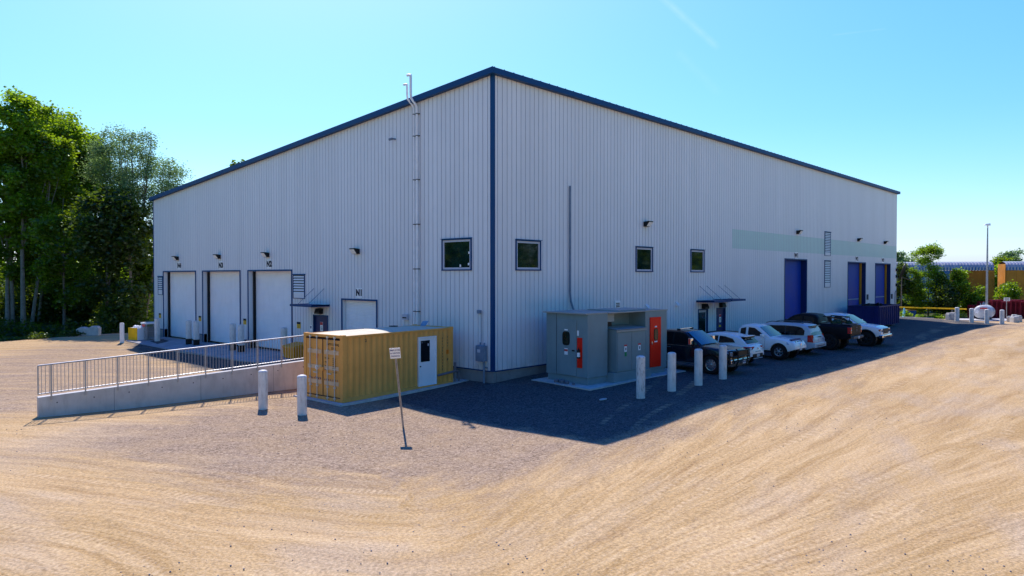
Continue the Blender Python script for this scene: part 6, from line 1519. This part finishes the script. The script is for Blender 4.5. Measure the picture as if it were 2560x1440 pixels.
# ------------------------------------------------------------------ railcars
TD = (SD * math.cos(R(18)) - FW * math.sin(R(18))).normalized(); T0 = spot(94, (2466 - 1280) / 1775 * 94)
def TRK(u): return (T0[0] + TD.x * u, T0[1] + TD.y * u)
def railcar(lab, side0, panels, gap=0):
    """panels: list of (start, end, material) along the side, in metres from the left end"""
    x, y = TRK(side0); rz = math.atan2(TD.y, TD.x)
    t = thing('railcar', lab, 'railcar', (x, y, .15), rz, 'covered railcars standing on the track')
    L = panels[-1][1]; W2 = 1.5
    for i, (a, b, m_, rib) in enumerate(panels):
        mb = MB(); mb.box(a + .01, b - .01, -W2, W2, 1.1, 5.35)
        nb = int((b - a) / rib) if rib else 0
        for k in range(nb + 1):
            u_ = a + (b - a) * k / max(1, nb); mb.box(u_ - .04 if k else u_ + .02, u_ + .04 if k < nb else u_ - .02, -W2 - .05, -W2 - .001, 1.1, 5.3)
        if m_ == 'railpale':
            for k in range(12): mb.box(a + .05, b - .05, -W2 - .035, -W2 - .002, 1.2 + k * .35, 1.32 + k * .35)
        mb.build('side_panel', m_, t)
    mb = MB(); mb.box(0, L, -1.35, 1.35, .75, 1.09); mb.build('frame', 'cargrey', t)
    # ribbed curved roof: silver top over a blue haunch
    prof = [(-1.52, 5.36), (-1.50, 5.75), (-1.35, 6.1), (-1.0, 6.38), (-.4, 6.5), (.4, 6.5), (1.0, 6.38), (1.35, 6.1), (1.52, 5.36)]
    mb = MB(); nrib = int(L / .36); vs = []; fs = []; K = len(prof)
    ss = []
    for i in range(nrib): a = i * L / nrib; ss += [(a, 0), (a + L / nrib * .45, 0), (a + L / nrib * .5, .045), (a + L / nrib * .95, .045)]
    ss.append((L, 0))
    for s_, o_ in ss:
        for y_, z_ in prof: vs.append((s_, y_ * (1 + o_ * .5), z_ + o_ * .9))
    mid_ = 1
    for i in range(len(ss) - 1):
        for k in range(K - 1): fs.append((i * K + k, i * K + k + 1, (i + 1) * K + k + 1, (i + 1) * K + k))
    o = len(mb.v); mb.add(vs, fs); mb.mi = [1 if (i % (K - 1)) < 1 and ((i // (K - 1)) % 4) in (0, 3) else 0 for i in range(len(fs))]
    mb.build('ribbed_roof', ['railsilver', 'railblue'], t, fixn=False)
    for xx in (1.8, 4.0, L - 4.0, L - 1.8):
        m2 = MB(); m2.tube((xx, -.75, .48), (xx, -.6, .48), .46, n=18); m2.tube((xx, .6, .48), (xx, .75, .48), .46, n=18); m2.tube((xx, -.75, .48), (xx, .75, .48), .08, n=8); m2.build('wheelset', 'rimdark', t)
    for xx in (-.02, L + .02):
        m2 = MB(); s0, s1 = (-.03, -.001) if xx < 0 else (.001, .03)
        m2.box(xx + s0, xx + s1, -1.45, 1.45, 1.1, 6.2); m2.box(xx + s0 * 2, xx + s1 * 2 + (0), -1.5, -1.3, 1.1, 5.6); m2.build('end_door', 'railorange', t)
        m2 = MB(); xo = -.5 if xx < 0 else .02; m2.box(xx + xo, xx + xo + .48, -.25, .25, .8, 1.0); m2.build('coupler', 'rimdark', t)
    m2 = MB(); m2.path([(L - .1, -1.6, 1.2), (L - .1, -1.6, 5.2)], .03, 6); m2.path([(L - .6, -1.6, 1.2), (L - .6, -1.6, 5.2)], .03, 6)
    for k in range(10): m2.path([(L - .6, -1.6, 1.4 + k * .4), (L - .1, -1.6, 1.4 + k * .4)], .02, 5)
    m2.build('ladder', 'railorange', t)
    return t
e0 = 0.4
railcar('railcar with silver and blue ribbed roof and orange brown end, left of the lamp pole', e0 - 27.4, [(0, 3.0, 'railbrown', 1.0), (3.0, 21.6, 'railpale', 1.5), (21.6, 22.4, 'railblue', 0), (22.4, 26.7, 'railbrown', 1.45), (26.7, 27.4, 'railorange', 0)])
e1 = 1.75
railcar('railcar with a silver ribbed roof and ochre end, at the right edge', e1, [(0, 3.6, 'railorange', 1.2), (3.6, 22, 'railpale', 1.5), (22, 27, 'railbrown', 1.25)])
x, y = TRK(-60); x2, y2 = TRK(60); dv = Vector((x2 - x, y2 - y, 0)); ln = dv.length; dv.normalize(); nn = Vector((-dv.y, dv.x, 0))
mb = MB(); mb.X = Matrix(((dv.x, nn.x, 0, x), (dv.y, nn.y, 0, y), (0, 0, 1, 0), (0, 0, 0, 1)))
mb.prism([(-3.2, -.3), (3.2, -.3), (1.9, .12), (-1.9, .12)], 0, ln, 'yz'); o = mb.build('track_bed', 'ballast'); tag(o, kind='structure')
mb = MB(); mb.X = Matrix(((dv.x, nn.x, 0, x), (dv.y, nn.y, 0, y), (0, 0, 1, 0), (0, 0, 0, 1)))
mb.box(0, ln, -.75, -.68, .121, .17); mb.box(0, ln, .68, .75, .121, .17); o = mb.build('rails', 'rimdark'); tag(o, 'pair of steel rails under the railcars', 'rails')

# ------------------------------------------------------------------ fuel corner on the right
def place(px, d): return spot(d, (px - 1280) / 1775 * d)
x, y = place(2467.5, 77.5); z = gz(x, y)
t = thing('lamp_pole', 'tall grey lamp pole with a single head, behind the fuel tank', 'lamp pole', (x, y, z))
mb = MB(); mb.path([(0, 0, -.2), (0, 0, 5), (0, 0, 10.1)], [.13, .1, .06], 14); mb.build('pole', 'steel', t, smooth=40)
mb = MB(); mb.X = Matrix.Rotation(math.atan2(-SD.y, -SD.x), 4, 'Z'); mb.lathe([(.07, 10.0), (.07, 10.3)], 10)
mb.add([(-.25, -.14, 10.28), (.45, -.1, 10.32), (.45, .1, 10.32), (-.25, .14, 10.28), (-.22, -.11, 10.52), (.2, -.08, 10.46), (.2, .08, 10.46), (-.22, .11, 10.52)], [(0, 3, 2, 1), (4, 5, 6, 7), (0, 1, 5, 4), (1, 2, 6, 5), (2, 3, 7, 6), (3, 0, 4, 7)])
mb.build('lamp_head', 'signwhite', t)
x, y = place(2461, 76.5); z = gz(x, y)
t = thing('fuel_tank', 'white round ended fuel tank with a red label, behind the pale bollards', 'fuel tank', (x, y, z + .05), R(1))
prof = [(.02, 1.08), (.3, 1.05), (.55, .98), (.70, .88), (.76, .75), (.76, -1.0), (.70, -1.1), (.5, -1.17), (.02, -1.2)]
mb = MB(); mb.X = Matrix.Translation((0, 0, .86)) @ Matrix.Rotation(R(-90), 4, 'Y') @ Matrix.Scale(1.15, 4, (0, 1, 0)); mb.lathe(prof, 28); tb = mb.build('tank', 'tank', t, smooth=50)
mb = MB(); mb.box(-1.225, -1.2, -.45, .2, 1.22, 1.36); mb.build('red_label', 'redsign', tb)
mb = MB(); mb.box(-1.225, -1.2, .35, .6, .75, 1.1); mb.build('notice', 'signwhite', tb)
for xx in (-.7, .7): mb = MB(); mb.box(xx - .08, xx + .08, -.6, .6, 0, .35); mb.build('saddle', 'cargrey', t)
mb = MB(); mb.path([(-.2, 0, 1.6), (-.2, 0, 1.95)], .05, 8); mb.box(-.4, -.05, -.12, .12, 1.68, 1.85); mb.path([(-.2, .3, 1.55), (-.2, .3, 1.8)], .04, 8); mb.build('pump', 'conduit', t)
mb = MB(); mb.path([(-1.2, -.3, 1.3), (-1.3, -.55, .9), (-1.3, -.6, .3), (-1.5, -1.2, .03), (-1.6, -2.0, .02), (-1.4, -2.6, .02)], .022, 6); mb.build('hose', 'black', t, smooth=60)
tag(slab_poly('tank_slab', [place(2398, 74.5), place(2515, 74.5), place(2522, 79.5), place(2400, 79.5)], .3, 'block', .05), kind='structure')
for px, d, lb in ((2393.5, 72.2, 'leftmost of the four pale bollards before the fuel tank'), (2430, 71.5, 'second from the left of the four bollards before the fuel tank'), (2468, 71, 'bollard right in front of the lamp pole and the fuel tank'), (2506, 70.6, 'rightmost of the four bollards, between the fuel tank and the small white sign')):
    x, y = place(px, d); bollard(x, y, .2, 1.42, 'bollard', lb, 'bollards before the fuel tank')
k_ = 0
for px, d, w_, h_, lb in ((2374, 74.5, .5, .72, 'left one of the two pale blocks left of the four bollards'), (2383.5, 74.2, .55, .8, 'right one of the two pale blocks left of the four bollards'), (2526, 73.5, .52, .62, 'left block of the pale cluster below the small white sign'), (2537, 74.2, .5, .75, 'rear block of the pale cluster below the small white sign'), (2537.5, 72.8, .62, .6, 'front middle block of the pale cluster below the small white sign'), (2547, 73.6, .5, .7, 'right block of the pale cluster below the small white sign')):
    x, y = place(px, d); mb = MB(); mb.box(-w_ / 2, w_ / 2, -w_ / 2, w_ / 2, -.1, h_ * .86); mb.box(-w_ * .42, w_ * .42, -w_ * .42, w_ * .42, h_ * .86, h_); o = mb.build('ballast_block', 'block', bevel=.04, loc=(x, y, gz(x, y)), rz=math.atan2(SD.y, SD.x) + R(12 + 20 * k_)); k_ += 1
    tag(o, lb, 'concrete block', 'pale blocks by the fuel corner')
x, y = place(2517, 77.5); t = thing('small_sign', 'small white sign with two lines on a thin post, before the red pallets', 'sign', (x, y, gz(x, y)), math.atan2(SD.y, SD.x))
mb = MB(); mb.box(-.03, .03, -.03, .03, -.2, 2.3); mb.build('post', 'steel', t)
mb = MB(); mb.box(-.34, .34, -.05, -.031, 2.05, 2.42); pn = mb.build('panel', 'signwhite', t)
for k in range(2):
    mb = MB(); mb.box(-.26 + .04 * k, .26 - .04 * k, -.054, -.0505, 2.26 - k * .13, 2.32 - k * .13); mb.build('line_of_text', 'ink', pn)
# stacks of red pallets
def pallet_mesh():
    mb = MB()
    for i in range(5): mb.box(-.55, .55, -.5 + i * .225, -.5 + i * .225 + .1, .11, .13)
    for i in range(3): mb.box(-.55, .55, -.5 + i * .45, -.5 + i * .45 + .1, 0, .02); mb.box(-.55 + i * .5, -.45 + i * .5, -.5, .5, .02, .11)
    return mb.mesh('pallet', 'pallet')
pm = pallet_mesh(); G_P = 'red pallets stacked behind the fuel tank'
for i in range(8):
    for r_ in range(2):
        px = 2438 + i * 23.5 + r_ * 8; d = 80.5 + r_ * 1.6; x, y = place(px, d); z = gz(x, y)
        nlev = (11 if i == 0 else 15) - (i * 7 % 2)
        if px > 2600: continue
        for k in range(nlev):
            o = bpy.data.objects.new('pallet', pm); COL.objects.link(o); o.location = (x + random.uniform(-.02, .02), y + random.uniform(-.02, .02), z + k * .137); o.rotation_euler = (0, 0, math.atan2(SD.y, SD.x) + random.uniform(-.03, .03))
            tag(o, 'dark red pallet in one of the tall stacks behind the fuel tank', 'pallet', G_P)
# yellow bar gate, bins, cone
x0_, y0_ = place(2249, 79.5); x1_, y1_ = place(2417, 78.5)
t = thing('barrier_bar', 'long yellow bar across the edge of the lot behind the bollards', 'barrier', (x0_, y0_, gz(x0_, y0_)), math.atan2(y1_ - y0_, x1_ - x0_))
ln = math.hypot(x1_ - x0_, y1_ - y0_)
mb = MB(); mb.tube((-.3, 0, 1.12), (ln, 0, .96), .075, n=10); mb.build('bar', 'yellow', t, smooth=40)
mb = MB(); mb.box(ln * .78, ln * .8, -.05, .05, -.1, .95); mb.build('post', 'cargrey', t); mb = MB(); mb.box(-.25, -.1, -.08, .08, -.1, 1.1); mb.build('post', 'cargrey', t)
for px, d, lb in ((2268, 81.5, 'left dark blue bin with an orange lid under the yellow bar'), (2281, 81.7, 'right dark blue bin with an orange lid under the yellow bar')):
    x, y = place(px, d); t = thing('storage_bin', lb, 'bin', (x, y, gz(x, y)), math.atan2(SD.y, SD.x), 'blue bins under the yellow bar')
    mb = MB(); mb.add([(-.24, -.3, 0), (.24, -.3, 0), (.24, .3, 0), (-.24, .3, 0), (-.28, -.34, .82), (.28, -.34, .82), (.28, .34, .82), (-.28, .34, .82)], [(0, 3, 2, 1), (4, 5, 6, 7), (0, 1, 5, 4), (1, 2, 6, 5), (2, 3, 7, 6), (3, 0, 4, 7)]); mb.build('tub', 'bluecrate', t)
    mb = MB(); mb.box(-.3, .3, -.36, .36, .821, .9); mb.build('lid', 'ochre', t)
x, y = place(2261, 78.6); t = thing('cone_stack', 'pale blue stack of cones beside the dumpster end', 'cones', (x, y, gz(x, y)))
mb = MB()
for k in range(5): mb.lathe([(.2 - k * .02, .04 + k * .16), (.1, .3 + k * .16), (.05, .42 + k * .16)], 12)
mb.box(-.22, .22, -.22, .22, 0, .04); mb.build('cones', 'cyan', t)
tag(slab_poly('far_kerb', [place(2250, 77.2), place(2335, 77.0), place(2335, 77.5), place(2250, 77.7)], .3, 'block', .10), kind='structure')
# satellite dish behind the corner
x, y = place(2256, 81); t = thing('satellite_dish', 'dark satellite dish seen edge on beyond the far warehouse corner', 'satellite dish', (x, y, gz(x, y)), math.atan2(FW.y, FW.x))
mb = MB(); mb.X = Matrix.Translation((0, 0, 5.3)) @ Matrix.Rotation(R(60), 4, 'Z') @ Matrix.Rotation(R(70), 4, 'Y'); mb.lathe([(.02, -.25), (.5, -.2), (.9, -.05), (1.1, .06), (1.08, .08), (.9, -.02), (.5, -.16), (.02, -.2)], 24); mb.build('reflector', 'rimdark', t, smooth=60)
mb = MB(); mb.path([(0, .1, -.2), (0, .1, 5.2)], .06, 8); mb.path([(0, 0, 4.6), (-.2, -.9, 4.2), (-.2, -1.3, 4.5)], .03, 6); mb.build('mast', 'bark', t)

# loose stones on the lot
rg = np.random.default_rng(9); mb = MB(); cnt = 0
while cnt < 900:
    d = 11 + 22 * rg.random() ** 1.6; s_ = rg.uniform(-.72, .72) * d; x, y = spot(d, s_)
    if x > -3 and y > -9 or (y > 0 and x > -16): continue
    if rg.random() > .35 + .65 * (math.sin(x * .7) * math.cos(y * .5 + x * .2) > .1): continue
    r_ = rg.uniform(.006, .018); z = gz(x, y)
    mb.X = Matrix.Translation((x, y, z + r_ * .3)) @ Matrix.Rotation(rg.uniform(0, 6), 4, 'Z'); mb.lathe([(r_ * .8, -r_ * .5), (r_ * 1.1, 0), (r_ * .6, r_ * .6)], 5); cnt += 1
o = mb.build('loose_stones', 'greypipe'); tag(o, 'scattered dark pebbles on the tan lot', 'stones', kind='stuff')
